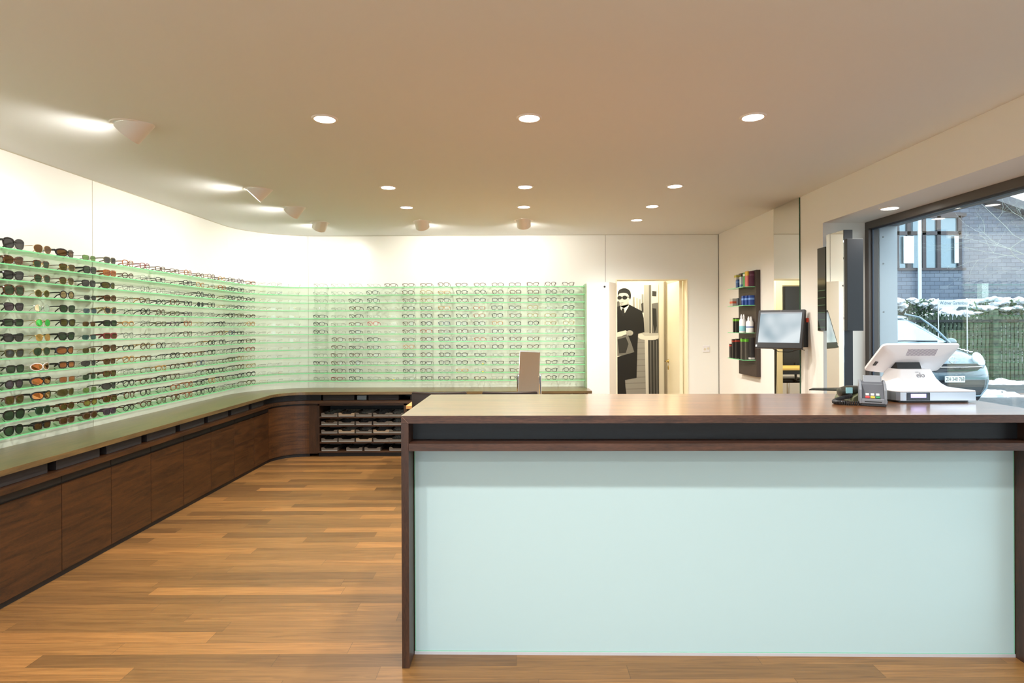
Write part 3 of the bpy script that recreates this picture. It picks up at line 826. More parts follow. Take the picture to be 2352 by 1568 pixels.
LE = {'grey': tint('grey', (96, 96, 96)), 'green': tint('green', (84, 104, 82)), 'brown': tint('brown', (122, 92, 60)), 'amber': tint('amber', (196, 134, 84)),
      'olive': tint('olive', (116, 106, 62)), 'purple-grey': tint('purple', (110, 98, 110)), 'tan': tint('tan', (190, 170, 130)),
      'light green': tint('light_green', (134, 170, 108)), 'teal': tint('teal', (92, 124, 124)), 'yellow': tint('yellow', (180, 170, 96)),
      'silver mirrored': principled('lens_silver_mirror', (.75, .8, .8), .06, metal=1), 'green mirrored': principled('lens_green_mirror', lin(90, 210, 110), .08, metal=1),
      'copper mirrored': principled('lens_copper_mirror', lin(214, 160, 104), .08, metal=1), 'amber mirrored': principled('lens_amber_mirror', lin(196, 130, 80), .1, metal=1),
      'blue-grey': tint('blue_grey', (110, 130, 142))}
clip_clear = see_through('clear_clip', (.93, .96, .94), body=.25, body_col=(.9, .95, .92))

MESH = {}
def cached(key, fn):
    if key not in MESH:
        mb = MB(); fn(mb); MESH[key] = mb.mesh(key[0])
    return MESH[key]
def put(name, me, par):
    o = bpy.data.objects.new(name, me); C.objects.link(o); o.parent = par; return o
def glasses(sun, label, group, s, z, shape, kind, fc, lc=None, jit=0.0, d=.163, tc=None, stuff=None):
    x, y = path(s, d); rz = path_rz(s) + jit
    m1 = FR[fc]; m2 = FR['gold']; ml = LE[lc] if lc else clear_lens; mt = FR[tc] if tc else m1
    if stuff is not None:
        stuff.M = Matrix.Translation((x, y, z)) @ Matrix.Rotation(rz, 4, 'Z')
        g_front(stuff, shape, kind, m1, m2)
        for sd in (-1, 1): g_lens(stuff, shape, kind, sd, ml); g_temple(stuff, shape, kind, sd, mt)
        return
    t = thing('sunglasses' if sun else 'eyeglasses', label, 'sunglasses' if sun else 'glasses', (x, y, z), rz, group)
    put('frame_front', cached(('frame_front', shape, kind, fc), lambda mb: g_front(mb, shape, kind, m1, m2)), t)
    for sd in (-1, 1):
        put('lens', cached(('lens', shape, kind, sd, lc), lambda mb: g_lens(mb, shape, kind, sd, ml)), t)
        put('temple', cached(('temple', shape, kind, sd, tc or fc), lambda mb: g_temple(mb, shape, kind, sd, mt)), t)
    if sun:
        def clip(mb):
            mb.mat(clip_clear); mb.box(-.004, .004, .002, .005, 0, .034)
            mb.box(-.006, .006, .002, .022, 0, .0015)
        put('nose_rest', cached(('nose_rest',), clip), t)
    return t

W, Q, A_ = 'wayfarer-shaped', 'rectangular', 'acetate'
SUN = [
 [('oversized', 'bold', 'black', 'grey'), ('aviator', 'metal', 'gold', 'brown'), ('wraparound', 'bold', 'black', 'brown'), (Q, 'metal', 'gunmetal', 'light green'), ('square', A_, 'olive', 'grey')],
 [('cat-eye', 'bold', 'tortoiseshell', 'brown'), ('square', 'browline', 'tortoiseshell', 'green'), ('square', 'browline', 'tortoiseshell', 'olive'), ('square', 'bold', 'black', 'green'), (Q, 'bold', 'amber', 'amber')],
 [(W, 'bold', 'black', 'grey'), ('pantoscopic', 'browline', 'tortoiseshell', 'green'), ('pantoscopic', 'browline', 'tortoiseshell', 'olive'), ('square', A_, 'black', 'grey'), ('wraparound', A_, 'black', 'olive')],
 [('oversized', 'bold', 'tortoiseshell', 'green'), ('round', 'metal', 'gold', 'olive'), ('round', A_, 'black', 'tan'), (Q, 'rimless', 'gunmetal', 'grey'), ('oval', 'bold', 'tortoiseshell', 'brown')],
 [(W, A_, 'black', 'purple-grey'), ('round', 'metal', 'silver', 'silver mirrored'), (W, A_, 'black', 'green'), (Q, 'rimless', 'gunmetal', 'blue-grey'), ('cat-eye', 'bold', 'leopard', 'grey')],
 [(Q, 'bold', 'black', 'green'), ('round', 'metal', 'gold', 'green mirrored'), (W, A_, 'black', 'olive'), (Q, 'rimless', 'gunmetal', 'brown'), (Q, 'bold', 'black', 'green')],
 [('cat-eye', 'bold', 'black', 'grey'), ('pantoscopic', 'metal', 'gold', 'copper mirrored'), (W, 'bold', 'black', 'green'), (Q, 'rimless', 'black', 'teal'), (Q, 'bold', 'dark red', 'brown')],
 [(W, A_, 'olive', 'grey'), ('aviator', 'metal', 'gold', 'green'), ('wraparound', 'bold', 'black', 'amber'), (Q, 'rimless', 'gold', 'olive'), (W, A_, 'tortoiseshell', 'brown')],
 [('square', A_, 'black', 'green'), ('wraparound', A_, 'white', 'amber mirrored'), (Q, 'bold', 'black', 'amber'), ('wraparound', 'rimless', 'gunmetal', 'grey'), (Q, A_, 'tortoiseshell', 'brown')],
 [('round', A_, 'black', 'purple-grey'), ('wraparound', 'bold', 'black', 'amber mirrored'), (Q, 'metal', 'brown', 'amber'), (Q, 'rimless', 'gunmetal', 'green'), (Q, 'bold', 'tortoiseshell', 'olive')],
 [(W, A_, 'brown', 'olive'), ('wraparound', 'bold', 'black', 'copper mirrored'), ('wraparound', A_, 'olive', 'olive'), (Q, 'metal', 'silver', 'light green'), ('wraparound', A_, 'black', 'grey')],
 [('oversized', A_, 'black', 'green'), ('pantoscopic', A_, 'dark green', 'green'), ('oval', 'bold', 'tortoiseshell', 'olive'), ('oval', A_, 'tortoiseshell', 'yellow'), (Q, 'bold', 'tortoiseshell', 'olive')],
 [('aviator', A_, 'black', 'green'), (Q, 'bold', 'black', 'brown'), (Q, 'bold', 'brown', 'brown'), ('oval', 'bold', 'brown', 'brown'), (Q, 'bold', 'purple', 'purple-grey')]]
rnd = random.Random(11)
def s_left(k):                        # k-th pair along the left wall
    return 3.517 + .2067 * k - CY
for r_ in range(13):
    for k in range(5):
        sh, kd, fc, lc = SUN[r_][k]
        lab = '%s %s sunglasses, left wall, %s shelf down, %s pair from the left' % (fc, sh, ORD[r_ + 1], ORD[k + 1])
        glasses(True, lab, 'sunglasses on the left wall shelves', s_left(k) + rnd.uniform(-.006, .006), RZ[r_], sh, kd, fc, lc, rnd.uniform(-.05, .05))
styles = [('rectangular', 'acetate'), ('square', 'acetate'), ('pantoscopic', 'acetate'), ('round', 'acetate'), ('cat-eye', 'acetate'), ('oval', 'acetate'), ('rectangular', 'metal'), ('pantoscopic', 'metal'), ('round', 'metal')]
far = MB()
LEFTC = ['amber,dark red,tortoiseshell,brown,amber,tortoiseshell,brown,honey,brown,purple,amber', 'brown,grey,black,brown,black,honey,black,amber,black,black,black',
         'gunmetal,black,brown,black,brown,black,black,gold,black,black,black', 'brown,brown,black,tortoiseshell,black,black,black,gold,gunmetal,black,grey',
         'black,black,brown,olive,purple,grey,black,grey,black,olive,tortoiseshell', 'honey,black,olive,purple,amber,gold,black,black,gunmetal,black,honey',
         'black,black,black,brown,brown,grey,brown,brown,blue,black,grey', 'black,brown,black,brown,brown,black,black,black,gunmetal,black,olive',
         'honey,tortoiseshell,black,black,tortoiseshell,brown,black,grey,black,black,dark red', 'grey,black,honey,tortoiseshell,brown,blue,grey,brown,olive,beige,gold',
         'black,tortoiseshell,black,brown,brown,black,black,black,grey,tortoiseshell,beige', 'tortoiseshell,black,black,amber,amber,black,honey,tortoiseshell,grey,black,black',
         'black,tortoiseshell,olive,tortoiseshell,amber,black,black,grey,black,brown,olive']
for r_ in range(13):
    cols_ = LEFTC[r_].split(',')
    for k in range(11):
        if k == 5 and r_ == 3:
            glasses(True, 'single pair of dark round sunglasses among the clear glasses, left wall, fourth shelf down', None, s_left(k + 5), RZ[r_], 'round', 'metal', 'gunmetal', 'grey')
            continue
        sh, kd = rnd.choice(styles); fc = cols_[k]
        if fc in ('gunmetal', 'gold', 'silver', 'grey'): kd = 'metal'
        elif fc not in ('black', 'brown'): kd = 'acetate'
        lab = '%s %s %s glasses, left wall, %s shelf down, %s after the sunglasses' % (fc, sh, kd, ORD[r_ + 1], ORD[k + 1])
        st = far if k >= 8 else None
        tc = rnd.choice([None, None, None, 'black', 'honey', 'tortoiseshell']) if kd == 'acetate' else None
        glasses(False, lab, 'eyeglasses on the left wall shelves', s_left(k + 5) + rnd.uniform(-.005, .005), RZ[r_], sh, kd, fc, None, rnd.uniform(-.05, .05), tc=tc, stuff=st)
cornc = ['beige', 'gold', 'gunmetal', 'silver', 'honey']
for r_ in range(13):
    for ci, s_ in enumerate((.44, .67, .92)):
        kd = 'rimless'; fc = rnd.choice(cornc); sh = rnd.choice(['rectangular', 'oval', 'pantoscopic'])
        if r_ < 2 and ci == 1: kd, fc = 'metal', 'grey'
        glasses(False, '', '', s_, RZ[r_], sh, kd, fc, None, rnd.uniform(-.06, .06), stuff=far)
far.M = Matrix()
o = far.build('distant_eyeglasses')
tag(o, 'eyeglasses on the shelves in the curved corner, many of them rimless', 'glasses', kind='stuff')

BACK = ['MMMGTTTtTTTtTTT', 'MMMKGTBYKKTTTKK', 'MMKKLTBKTKKTtKK', 'LMTKLKKYKAKKBkK', 'KMKkLKKKKAKTPPK', 'KMTRLTQUKKYKKPP', 'KkKkMTAtTKKKGGK',
        'LTTKLKTKKATTTkK', 'LTKKMYKKKTKKTkK', 'MTTtMKTKKKMT kK', 'KTKMMKKKKKKK KK', 'kTKGkKTkYMTT KK', 'MRKMkMKVKTMK KK']
code = {'M': ('metal', 'gunmetal'), 'G': ('metal', 'olive'), 'T': (A_, 'tortoiseshell'), 't': (A_, 'brown'), 'K': (A_, 'black'), 'k': ('metal', 'black'), 'B': (A_, 'beige'),
        'Y': (A_, 'honey'), 'A': (A_, 'amber'), 'L': ('rimless', 'silver'), 'P': (A_, 'beige'), 'R': (A_, 'red'), 'Q': (A_, 'black'), 'U': (A_, 'blue'), 'V': (A_, 'purple')}
for r_ in range(13):
    for k in range(15):
        ch = BACK[r_][k]
        if ch == ' ': continue
        kd, fc = code[ch]
        X = (731 + 41.15 * k - 1187) / 197.0
        if kd == 'acetate': sh = rnd.choice(['rectangular', 'square', 'pantoscopic', 'cat-eye', 'square', 'rectangular', 'square'] if k < 12 else ['square', 'pantoscopic', 'cat-eye'])
        else: sh = rnd.choice(['rectangular', 'pantoscopic', 'oval', 'square'])
        if r_ == 12 and k == 1: fc = 'dark red'
        if ch == 'Q': sh = 'round'
        lab = '%s %s %s glasses, back wall, %s shelf down, %s from the right' % (fc, sh, kd, ORD[r_ + 1], ORD[15 - k])
        g_ = glasses(False, lab, 'eyeglasses on the back wall shelves', LC + X - CX + rnd.uniform(-.005, .005), RZ[r_], sh, kd, fc, None, rnd.uniform(-.05, .05))
        if (r_, k) in ((10, 9), (11, 9), (12, 4)):
            def tg(mb): mb.mat(principled('sticker_yellow', lin(250, 220, 40), .6)); mb.box(.028, .042, -.003, -.0015, .004, .014)
            put('price_sticker', cached(('price_sticker',), tg), g_)

# ------------------------------------------------------------------ reception counter
t = thing('reception_counter', 'long smoked oak reception counter with a pale glass front', 'counter', (-.493, 2.533, 0), R(-1.0))
def loc_build(mb, name, m, par=t, **k): return mb.build(name, m, par, local=True, **k)
TW = 2.768; CZ = 1.072; CD = .79
loc_build(MB().box(0, TW, .0005, CD, CZ - .0328, CZ), 'top', desk_top)
loc_build(MB().box(0.0003, TW, 0, .0008, CZ - .033, CZ - .0004), 'front_edge_band', desk_wood_x)
m = MB(); m.box(0, .031, 0, CD - .02, 0, CZ - .034); loc_build(m, 'side_panel', desk_wood_z)
m = MB(); m.box(TW - .112, TW - .060, 0.02, CD - .02, 0, CZ - .034); loc_build(m, 'side_panel', desk_wood_z)
loc_build(MB().box(.032, TW - .02, 0, .30, .922, .9535), 'lower_shelf', desk_wood_x)
loc_build(MB().box(.032, TW - .02, .095, .115, .9545, CZ - .034), 'niche_back', brush_black)
loc_build(MB().box(.032, TW - .113, .13, .15, .02, .92), 'inner_panel', desk_wood_x)
front_glass = bpy.data.materials.new('back_painted_glass'); front_glass.use_nodes = True
b_ = front_glass.node_tree.nodes['Principled BSDF']
b_.inputs['Base Color'].default_value = lin(180, 206, 210); b_.inputs['Roughness'].default_value = .32
b_.inputs['Specular IOR Level'].default_value = .35
m = MB(); m.mat(front_glass); m.box(.038, TW - .117, .112, .122, .016, .921)
m.mat(green_edge); m.box(.0345, .038, .111, .122, .016, .921); m.box(TW - .117, TW - .1135, .111, .122, .016, .921); m.box(.036, TW - .1135, .111, .122, .013, .016)
loc_build(m, 'glass_front', None)
loc_build(MB().box(.033, TW - .1125, .108, .124, .0, .013), 'base_strip', principled('aluminium', lin(206, 208, 216), .35, metal=.25))
m = MB(); m.box(.032, TW - .113, .60, .62, .1, CZ - .034); loc_build(m, 'back_board', desk_wood_x)
seam = MB().tube([(0.0, -.0004, CZ), (.031, -.0004, CZ - .033)], .0006, 4); loc_build(seam, 'mitre_joint', principled('mitre_light', lin(150, 120, 96), .6))

# ------------------------------------------------------------------ consultation table, chairs, table mirror
t = thing('consultation_table', 'light oak consultation table behind the leather chairs', 'table', (-.25, 5.9, 0))
light_oak = wood('light_oak', lin(196, 140, 76), lin(226, 172, 104), 0, .35)
MB().box(-1.0, .55, 5.36, 6.16, .71, .74).build('tabletop', light_oak, t, bevel=.002)
for x in (-.93, .48):
    for y in (5.43, 6.09): MB().box(x - .025, x + .025, y - .025, y + .025, 0, .71).build('leg', steel, t)
leather = principled('brown_leather', lin(42, 31, 26), .3)
seamcol = principled('leather_piping', lin(70, 54, 46), .35)
for cx_, lab in ((-.665, 'left'), (-.062, 'right')):
    t = thing('leather_chair', 'dark brown leather chair, the %s one of the two behind the counter' % lab, 'chair', (cx_, 5.35, 0), 0, 'leather chairs at the consultation table')
    w_ = .232
    m = MB(); rings = []
    for z, y in ((.40, 5.14), (.55, 5.125), (.75, 5.11), (.875, 5.10), (.89, 5.10)):
        th = .022 if z < .88 else .014
        ww = w_ - (.0 if z < .88 else .006)
        rings.append([(cx_ + u * ww, y + 0.018 * (1 - u * u) * -1 + s * th, z + (.006 * u * u if z > .86 else 0)) for s, us in ((-1, [-1 + i / 4 for i in range(9)]), (1, [1 - i / 4 for i in range(9)])) for u in us])
    m.loft(rings); m.build('backrest', leather, t)
    m = MB(); m.tube([(cx_ + (-1 + i / 4) * (w_ - .002), 5.098 - .018 * (1 - (-1 + i / 4) ** 2) - .02, .884 + .006 * (-1 + i / 4) ** 2) for i in range(9)], .003, 6)
    for s in (-1, 1): m.tube([(cx_ + s * w_, 5.10, .885), (cx_ + s * w_, 5.12, .6), (cx_ + s * w_, 5.145, .42)], .004, 6)
    m.build('piping', seamcol, t)
    MB().box(cx_ - .225, cx_ + .225, 5.15, 5.60, .42, .48).build('seat', leather, t, bevel=.015)
    for s in (-1, 1):
        m = MB().tube([(cx_ + s * .2, 5.17, .43), (cx_ + s * .2, 5.16, .01), (cx_ + s * .2, 5.56, .01), (cx_ + s * .2, 5.57, .43)], .011, 8)
        m.build('leg_frame', chrome, t)

t = thing('table_mirror', 'tilted rectangular mirror between two chrome posts on the consultation table', 'mirror', (.105, 5.72, .74))
M0 = Matrix.Translation((.115, 5.72, .97)) @ Matrix.Rotation(R(2), 4, 'Z') @ Matrix.Rotation(R(-15), 4, 'X') @ Matrix.Rotation(R(3.4), 4, 'Y')
m = MB(); m.M = M0; m.box(-.096, .096, -.003, .003, -.215, .24); m.build('mirror_plate', mirror_mat, t)
m = MB(); m.M = M0; m.box(-.099, -.096, -.006, .004, -.218, .243); m.box(.096, .099, -.006, .004, -.218, .243); m.box(-.099, .099, -.006, .004, .24, .243); m.box(-.099, .099, -.006, .004, -.218, -.215)
m.build('frame', chrome, t)
for x in (.010, .222):
    m = MB().lathe([(.012, 0), (.0125, .22), (.0125, .235), (.009, .242)], 16, (x, 5.72, .75)); m.build('post', chrome, t)
    s = 1 if x < .1 else -1
    MB().tube([(x, 5.72, .968), (x + s * .018, 5.72, .968)], .005, 8).build('pivot', chrome, t)
MB().box(-.01, .242, 5.64, 5.80, .741, .75).build('base_plate', chrome, t, bevel=.002)

# ------------------------------------------------------------------ right wall: product board
t = thing('product_board', 'dark brown wall board holding four glass shelves', 'wall board', (2.40, 6.16, .93))
board = principled('board_brown', lin(62, 50, 42), .5)
MB().box(2.378, 2.42, 5.92, 6.39, .935, 2.0).build('backing_panel', board, t)
m = MB()
for z in (1.79, 1.60, 1.47, 1.32, 1.06): m.box(2.3775, 2.379, 5.92, 6.39, z, z + .003)
m.build('slots', near_black, t)
SHZ = [1.836, 1.651, 1.376, 1.104]
for z in SHZ:
    m = MB(); m.mat(glass_top); m.box(2.262, 2.378, 5.945, 6.39, z - .006, z)
    m.mat(glass_edge); m.box(2.26, 2.262, 5.943, 6.392, z - .006, z); m.box(2.26, 2.378, 5.943, 5.945, z - .006, z)
    m.build('glass_shelf', None, t)
def carton(name, x0, x1, y0, y1, z, h, cols, label, cat='box', group=None, band_=None, text=None):
    t = thing(name, label, cat, ((x0 + x1) / 2, (y0 + y1) / 2, z), 0, group)
    mat_ = principled('card_%d_%d_%d' % cols, lin(*cols), .45)
    MB().box(x0, x1, y0, y1, z, z + h).build('carton', mat_, t, bevel=.001)
    if band_:
        (z0, z1, c2) = band_
        mb = MB().box(x0 - .0006, x1 + .0004, y0 - .0006, y1 + .0004, z + h * z0, z + h * z1)
        mb.build('printed_band', principled('card_%d_%d_%d' % c2, lin(*c2), .45), t)
    if text:
        s_, size, c2, zz = text
        lettering(s_, size, principled('card_%d_%d_%d' % c2, lin(*c2), .45), t,
                  Matrix.Translation(((x0 + x1) / 2, y0 - .0008, z + h * zz)) @ Matrix.Rotation(PI / 2, 4, 'X'))
    return t
z = SHZ[0]
carton('lens_care_box', 2.332, 2.377, 5.965, 6.035, z, .155, (92, 44, 66), 'wine purple carton at the near end of the top product shelf', band_=(.70, .82, (120, 70, 90)))
carton('lens_care_box', 2.316, 2.330, 5.985, 6.05, z, .158, (206, 110, 104), 'pink and yellow carton beside the wine purple one, top product shelf', band_=(.72, .98, (220, 180, 60)))
carton('lens_care_box', 2.324, 2.368, 6.075, 6.125, z, .150, (84, 160, 92), 'green and white carton on the top product shelf', band_=(.78, .92, (230, 236, 226)))
carton('lens_care_box', 2.310, 2.345, 6.15, 6.18, z, .115, (214, 224, 228), 'slim white carton left of the green one, top product shelf', band_=(.1, .3, (120, 160, 200)))
carton('lens_care_box', 2.300, 2.350, 6.21, 6.26, z, .092, (50, 84, 134), 'low blue carton at the far end of the top product shelf', band_=(.6, .8, (90, 130, 180)))
carton('lens_care_box', 2.320, 2.372, 6.30, 6.36, z, .15, (206, 200, 190), 'tall pale carton behind the low blue one, top product shelf', band_=(.8, .95, (190, 180, 80)))
z = SHZ[1]
for i in range(3):
    x0 = (2.334, 2.320, 2.306)[i]; y0 = (5.965, 6.02, 6.075)[i]
    carton('blue_lens_box', x0, x0 + .044, y0, y0 + .045, z, .098, (40, 74, 150),
           ['blue lens carton at the near end of the second product shelf', 'blue lens carton in the middle of the three, second product shelf', 'blue lens carton beside the grey cartons, second product shelf'][i],
           group='blue lens cartons', band_=(.55, .75, (120, 160, 220)))
carton('lens_care_box', 2.31, 2.375, 6.14, 6.18, z, .082, (66, 70, 78), 'dark grey carton in the middle of the second product shelf')
carton('lens_care_box', 2.30, 2.36, 6.205, 6.245, z, .082, (92, 98, 104), 'mid grey carton on the second product shelf, before the orange-marked one')
carton('lens_care_box', 2.272, 2.33, 6.28, 6.36, z, .082, (176, 172, 160), 'pale grey carton with an orange mark, far end of the second product shelf', band_=(.35, .62, (200, 96, 66)))
z = SHZ[2]
def bottle(x, y, z, r, h, label, band_):
    t = thing('solution_bottle', label, 'bottle', (x, y, z), 0, 'white lens solution bottles')
    bw = principled('bottle_white', lin(240, 240, 238), .35)
    MB().lathe([(r * .96, 0), (r, .006), (r, h * .62), (r * .85, h * .68), (r * .85, h * .72)], 24, (x, y, z)).build('bottle_body', bw, t)
    for dx in (-.012, .012):
        MB().lathe([(.011, 0), (.011, h * .18), (.007, h * .22), (.006, h * .27), (.003, h * .28)], 14, (x + dx, y, z + h * .70)).build('cap', bw, t)
    MB().lathe([(r + .0005, h * band_[0]), (r + .0005, h * band_[1])], 24, (x, y, z), cap=False).build('label_sleeve', principled('sleeve_%d' % band_[2][0], lin(*band_[2]), .4), t)
bottle(2.345, 6.0, z, .038, .165, 'white lens solution bottle at the near end of the third product shelf', (.30, .38, (90, 120, 170)))
bottle(2.318, 6.12, z, .034, .190, 'white and light blue twin-capped bottle beside the slim black cartons', (.08, .35, (140, 205, 215)))
for i, y in enumerate((6.22, 6.29)):
    carton('slim_black_box', 2.288, 2.322, y, y + .03, z, .15, (46, 44, 40), ['slim black carton with a green mark next to the light blue bottle', 'slim black carton with a green mark, far end of the third product shelf'][i],
           group='slim black cartons', band_=(.78, .93, (120, 190, 60)))
z = SHZ[3]
carton('lens_care_box', 2.338, 2.377, 5.965, 6.02, z, .222, (40, 38, 38), 'tallest black carton at the near end of the lowest product shelf', band_=(.02, .10, (210, 205, 200)))
for i in range(2):
    x0 = (2.318, 2.297)[i]; y0 = (6.03, 6.09)[i]
    carton('grey_lens_box', x0, x0 + .038, y0, y0 + .04, z, .218, (84, 80, 72), ['grey carton with a green top mark beside the tallest black carton', 'grey carton with a green top mark next to the red numbered carton'][i],
           group='grey cartons with a green mark', band_=(.82, .95, (110, 190, 60)))
carton('lens_care_box', 2.318, 2.365, 6.155, 6.20, z, .20, (32, 28, 28), 'black carton with a red number four, lowest product shelf', text=('4', .05, (206, 50, 40), .84))
for i in range(2):
    x0 = (2.290, 2.274)[i]; y0 = (6.225, 6.28)[i]
    carton('black_lens_box', x0, x0 + .04, y0, y0 + .035, z, (.205, .20)[i], (50, 46, 42), ['black carton with a red tip left of the numbered one, lowest product shelf', 'black carton with a red tip at the far end of the lowest shelf'][i],
           group='black cartons with a red tip', band_=(.85, .93, (170, 62, 46)))
carton('lens_care_box', 2.268, 2.300, 6.335, 6.375, z, .15, (58, 54, 50), 'shortest dark carton behind the red tipped ones, lowest product shelf', band_=(.82, .92, (190, 60, 44)))

# tall wall mirror
t = thing('wall_mirror', 'full height wall mirror between the product board and the wall monitor', 'mirror', (2.41, 5.33, 0))
MB().box(2.412, 2.42, 5.087, 5.59, .12, ZC - .004).build('mirror_plate', mirror_mat, t)
MB().box(2.411, 2.42, 5.083, 5.087, .12, ZC - .004).build('glass_edge', mirror_edge, t)

# wall monitor
t = thing('wall_monitor', 'black touch monitor tilted on a wall arm in front of the wall mirror', 'monitor', (2.28, 5.0, 1.2))
MW, MH = .385, .335
MM = Matrix.Translation((2.215, 5.03, 1.418)) @ Matrix.Rotation(R(-44), 4, 'Z') @ Matrix.Rotation(R(-15), 4, 'X')
def mm(name, m, x0, x1, y0, y1, z0, z1, bevel=0):
    b = MB(); b.M = MM; b.box(x0, x1, y0, y1, z0, z1); return b.build(name, m, t, bevel=bevel)
mm('housing', black_plastic, -MW / 2, MW / 2, 0, .035, -MH / 2, MH / 2, .004)
scr = bpy.data.materials.new('monitor_picture'); scr.use_nodes = True
nt = scr.node_tree; b_ = nt.nodes['Principled BSDF']; tc = nt.nodes.new('ShaderNodeTexCoord'); n_ = nt.nodes.new('ShaderNodeTexNoise')
n_.inputs['Scale'].default_value = 5; n_.inputs['Detail'].default_value = 1
cr = nt.nodes.new('ShaderNodeValToRGB'); cr.color_ramp.elements[0].color = lin(160, 180, 190); cr.color_ramp.elements[0].position = .35
cr.color_ramp.elements[1].color = lin(222, 232, 236); cr.color_ramp.elements[1].position = .65
nt.links.new(tc.outputs['Object'], n_.inputs['Vector']); nt.links.new(n_.outputs[0], cr.inputs[0]); nt.links.new(cr.outputs[0], b_.inputs['Emission Color'])
b_.inputs['Emission Strength'].default_value = .75; b_.inputs['Base Color'].default_value = (.02, .02, .02, 1); b_.inputs['Roughness'].default_value = .1
mm('screen', scr, -MW / 2 + .022, MW / 2 - .022, -.0015, .001, -MH / 2 + .048, MH / 2 - .022)
mm('task_strip', principled('task_strip_grey', lin(120, 126, 134), .4, emit=lin(120, 126, 134), estr=.4), -MW / 2 + .022, MW / 2 - .022, -.0022, -.0014, MH / 2 - .034, MH / 2 - .022)
b = MB(); b.M = MM; b.tube([(0, -.001, MH / 2 - .011), (0, -.003, MH / 2 - .011)], .004, 12); b.build('webcam', principled('webcam_grey', lin(120, 120, 120), .3), t)
mm('sticker', principled('sticker_white', lin(220, 225, 230), .5), -MW / 2 + .006, -MW / 2 + .018, -.002, 0, -MH / 2 + .01, -MH / 2 + .028)
mm('vesa_plate', black_plastic, -.05, .05, .035, .055, -.05, .05, .003)
MB().tube([(2.25, 5.07, 1.41), (2.33, 5.06, 1.40), (2.395, 4.99, 1.39)], .014, 8).build('arm', black_plastic, t)
MB().box(2.385, 2.42, 4.955, 4.985, 1.265, 1.508).build('wall_rail', black_plastic, t, bevel=.003)
MB().box(2.402, 2.42, 4.945, 4.954, 1.472, 1.508).build('release_tab', principled('tab_red', lin(220, 70, 40), .4), t)
MB().box(2.395, 2.42, 4.96, 4.985, .1, 1.235).build('cable_duct', white_wall, t)
MB().tube([(2.16, 5.12, 1.265), (2.22, 5.06, 1.225), (2.29, 5.01, 1.222), (2.36, 4.97, 1.25), (2.392, 4.955, 1.24)], .003, 6).build('cable', black_plastic, t)
# spectacles hanging at the monitor corner
g_ = MB()
pz = Vector((2.08, 5.09, 1.255))
# ------------------------------------------------------------------ folding mirror in the window recess
t = thing('folding_mirror', 'three-part folding wall mirror with dark sides beside the window', 'mirror', (2.45, 4.5, .1))
graph = principled('graphite_laminate', lin(20, 22, 27), .45)
MB().box(2.414, 2.476, 4.395, 4.64, .05, 2.15).build('centre_cabinet', graph, t)
MB().box(2.409, 2.4138, 4.397, 4.638, .05, 2.148).build('centre_mirror', mirror_mat, t)
dark_gloss = principled('dark_glass_wing', lin(44, 46, 38), .08)
MB().prism([(2.4085, 4.652), (2.4175, 4.652), (2.4195, 4.705), (2.4195, 4.785), (2.4135, 4.785)], .655, lambda u, v, w: (u, v, 1.405 + w)).build('left_wing', dark_gloss, t)
m = MB()
for k in range(6): m.prism([(2.4075, 4.656), (2.4085, 4.656), (2.4134, 4.782), (2.4124, 4.782)], .003, lambda u, v, w: (u, v, 1.43 + k * .058 + w))  # thin green strips across the dark wing
m.build('left_wing_strips', principled('strip_green', lin(70, 120, 78), .3), t)
m = MB().box(2.375, 2.492, 4.285, 4.325, 1.407, 2.068); m.build('right_wing', graph, t, bevel=.002)
MB().box(2.377, 2.49, 4.3252, 4.329, 1.409, 2.066).build('right_wing_mirror', mirror_mat, t)
m = MB().tube([(2.46, 4.33, 1.5), (2.45, 4.40, 1.5)], .008, 8).tube([(2.46, 4.33, 1.95), (2.45, 4.40, 1.95)], .008, 8); m.build('wing_hinge', black_plastic, t)
m = MB().prism([(2.24, 4.34), (2.46, 4.34), (2.46, 4.55), (2.27, 4.55)], .008, lambda u, v, w: (u, v, .985 + w))
# small dark glass console under the folding mirror
tag(MB().prism([(2.09, 4.27), (2.404, 4.20), (2.404, 4.38), (2.16, 4.36)], .008, lambda u, v, w: (u, v, .982 + w)).build('glass_console', see_through('smoked_glass', (.25, .28, .27), body=.75, body_col=(.05, .06, .055))),
    'small smoked glass console under the folding mirror', 'shelf')

# ------------------------------------------------------------------ on the counter: till, card reader, telephone
CT = CZ + .0005
t = thing('till_terminal', 'white touch-screen till seen from behind on the counter', 'till', (2.03, 3.08, CT))
wp = principled('till_white', lin(232, 230, 232), .3); st = principled('till_steel_band', lin(188, 192, 200), .3, metal=.85)
def rrect(x0, x1, y0, y1, r, n=5):
    out = []
    for (cx_, cy_, a0) in ((x1 - r, y1 - r, 0), (x0 + r, y1 - r, 90), (x0 + r, y0 + r, 180), (x1 - r, y0 + r, 270)):
        for i in range(n + 1):
            a = R(a0 + 90 * i / n); out.append((cx_ + r * math.cos(a), cy_ + r * math.sin(a)))
    return out
BX0, BX1, BY0, BY1 = 1.83, 2.215, 2.88, 3.18
up = lambda z0: (lambda u, v, w: (u, v, z0 + w))
m = MB().prism(rrect(BX0 + .012, BX1 - .012, BY0 + .012, BY1 - .012, .03), .010, up(CT)); m.build('rubber_foot', near_black, t)
poly = [(BX1, BY0), (BX1, BY1), (BX0, BY1), (BX0, BY0 + .06)] + [(BX0 + .035 - .035 * math.cos(R(a)), BY0 + .06 - .06 * math.sin(R(a))) for a in (20, 45, 70, 90)]
m = MB().prism(poly, .040, up(CT + .010)); m.build('steel_band', st, t)
m = MB().prism(poly, .008, up(CT + .050)); m.build('base_cover', wp, t, bevel=.003)
MB().box(1.882, 1.992, BY0 - .003, BY0 + .002, CT + .011, CT + .049).build('display_window', principled('display_dark', lin(38, 46, 58), .15), t)
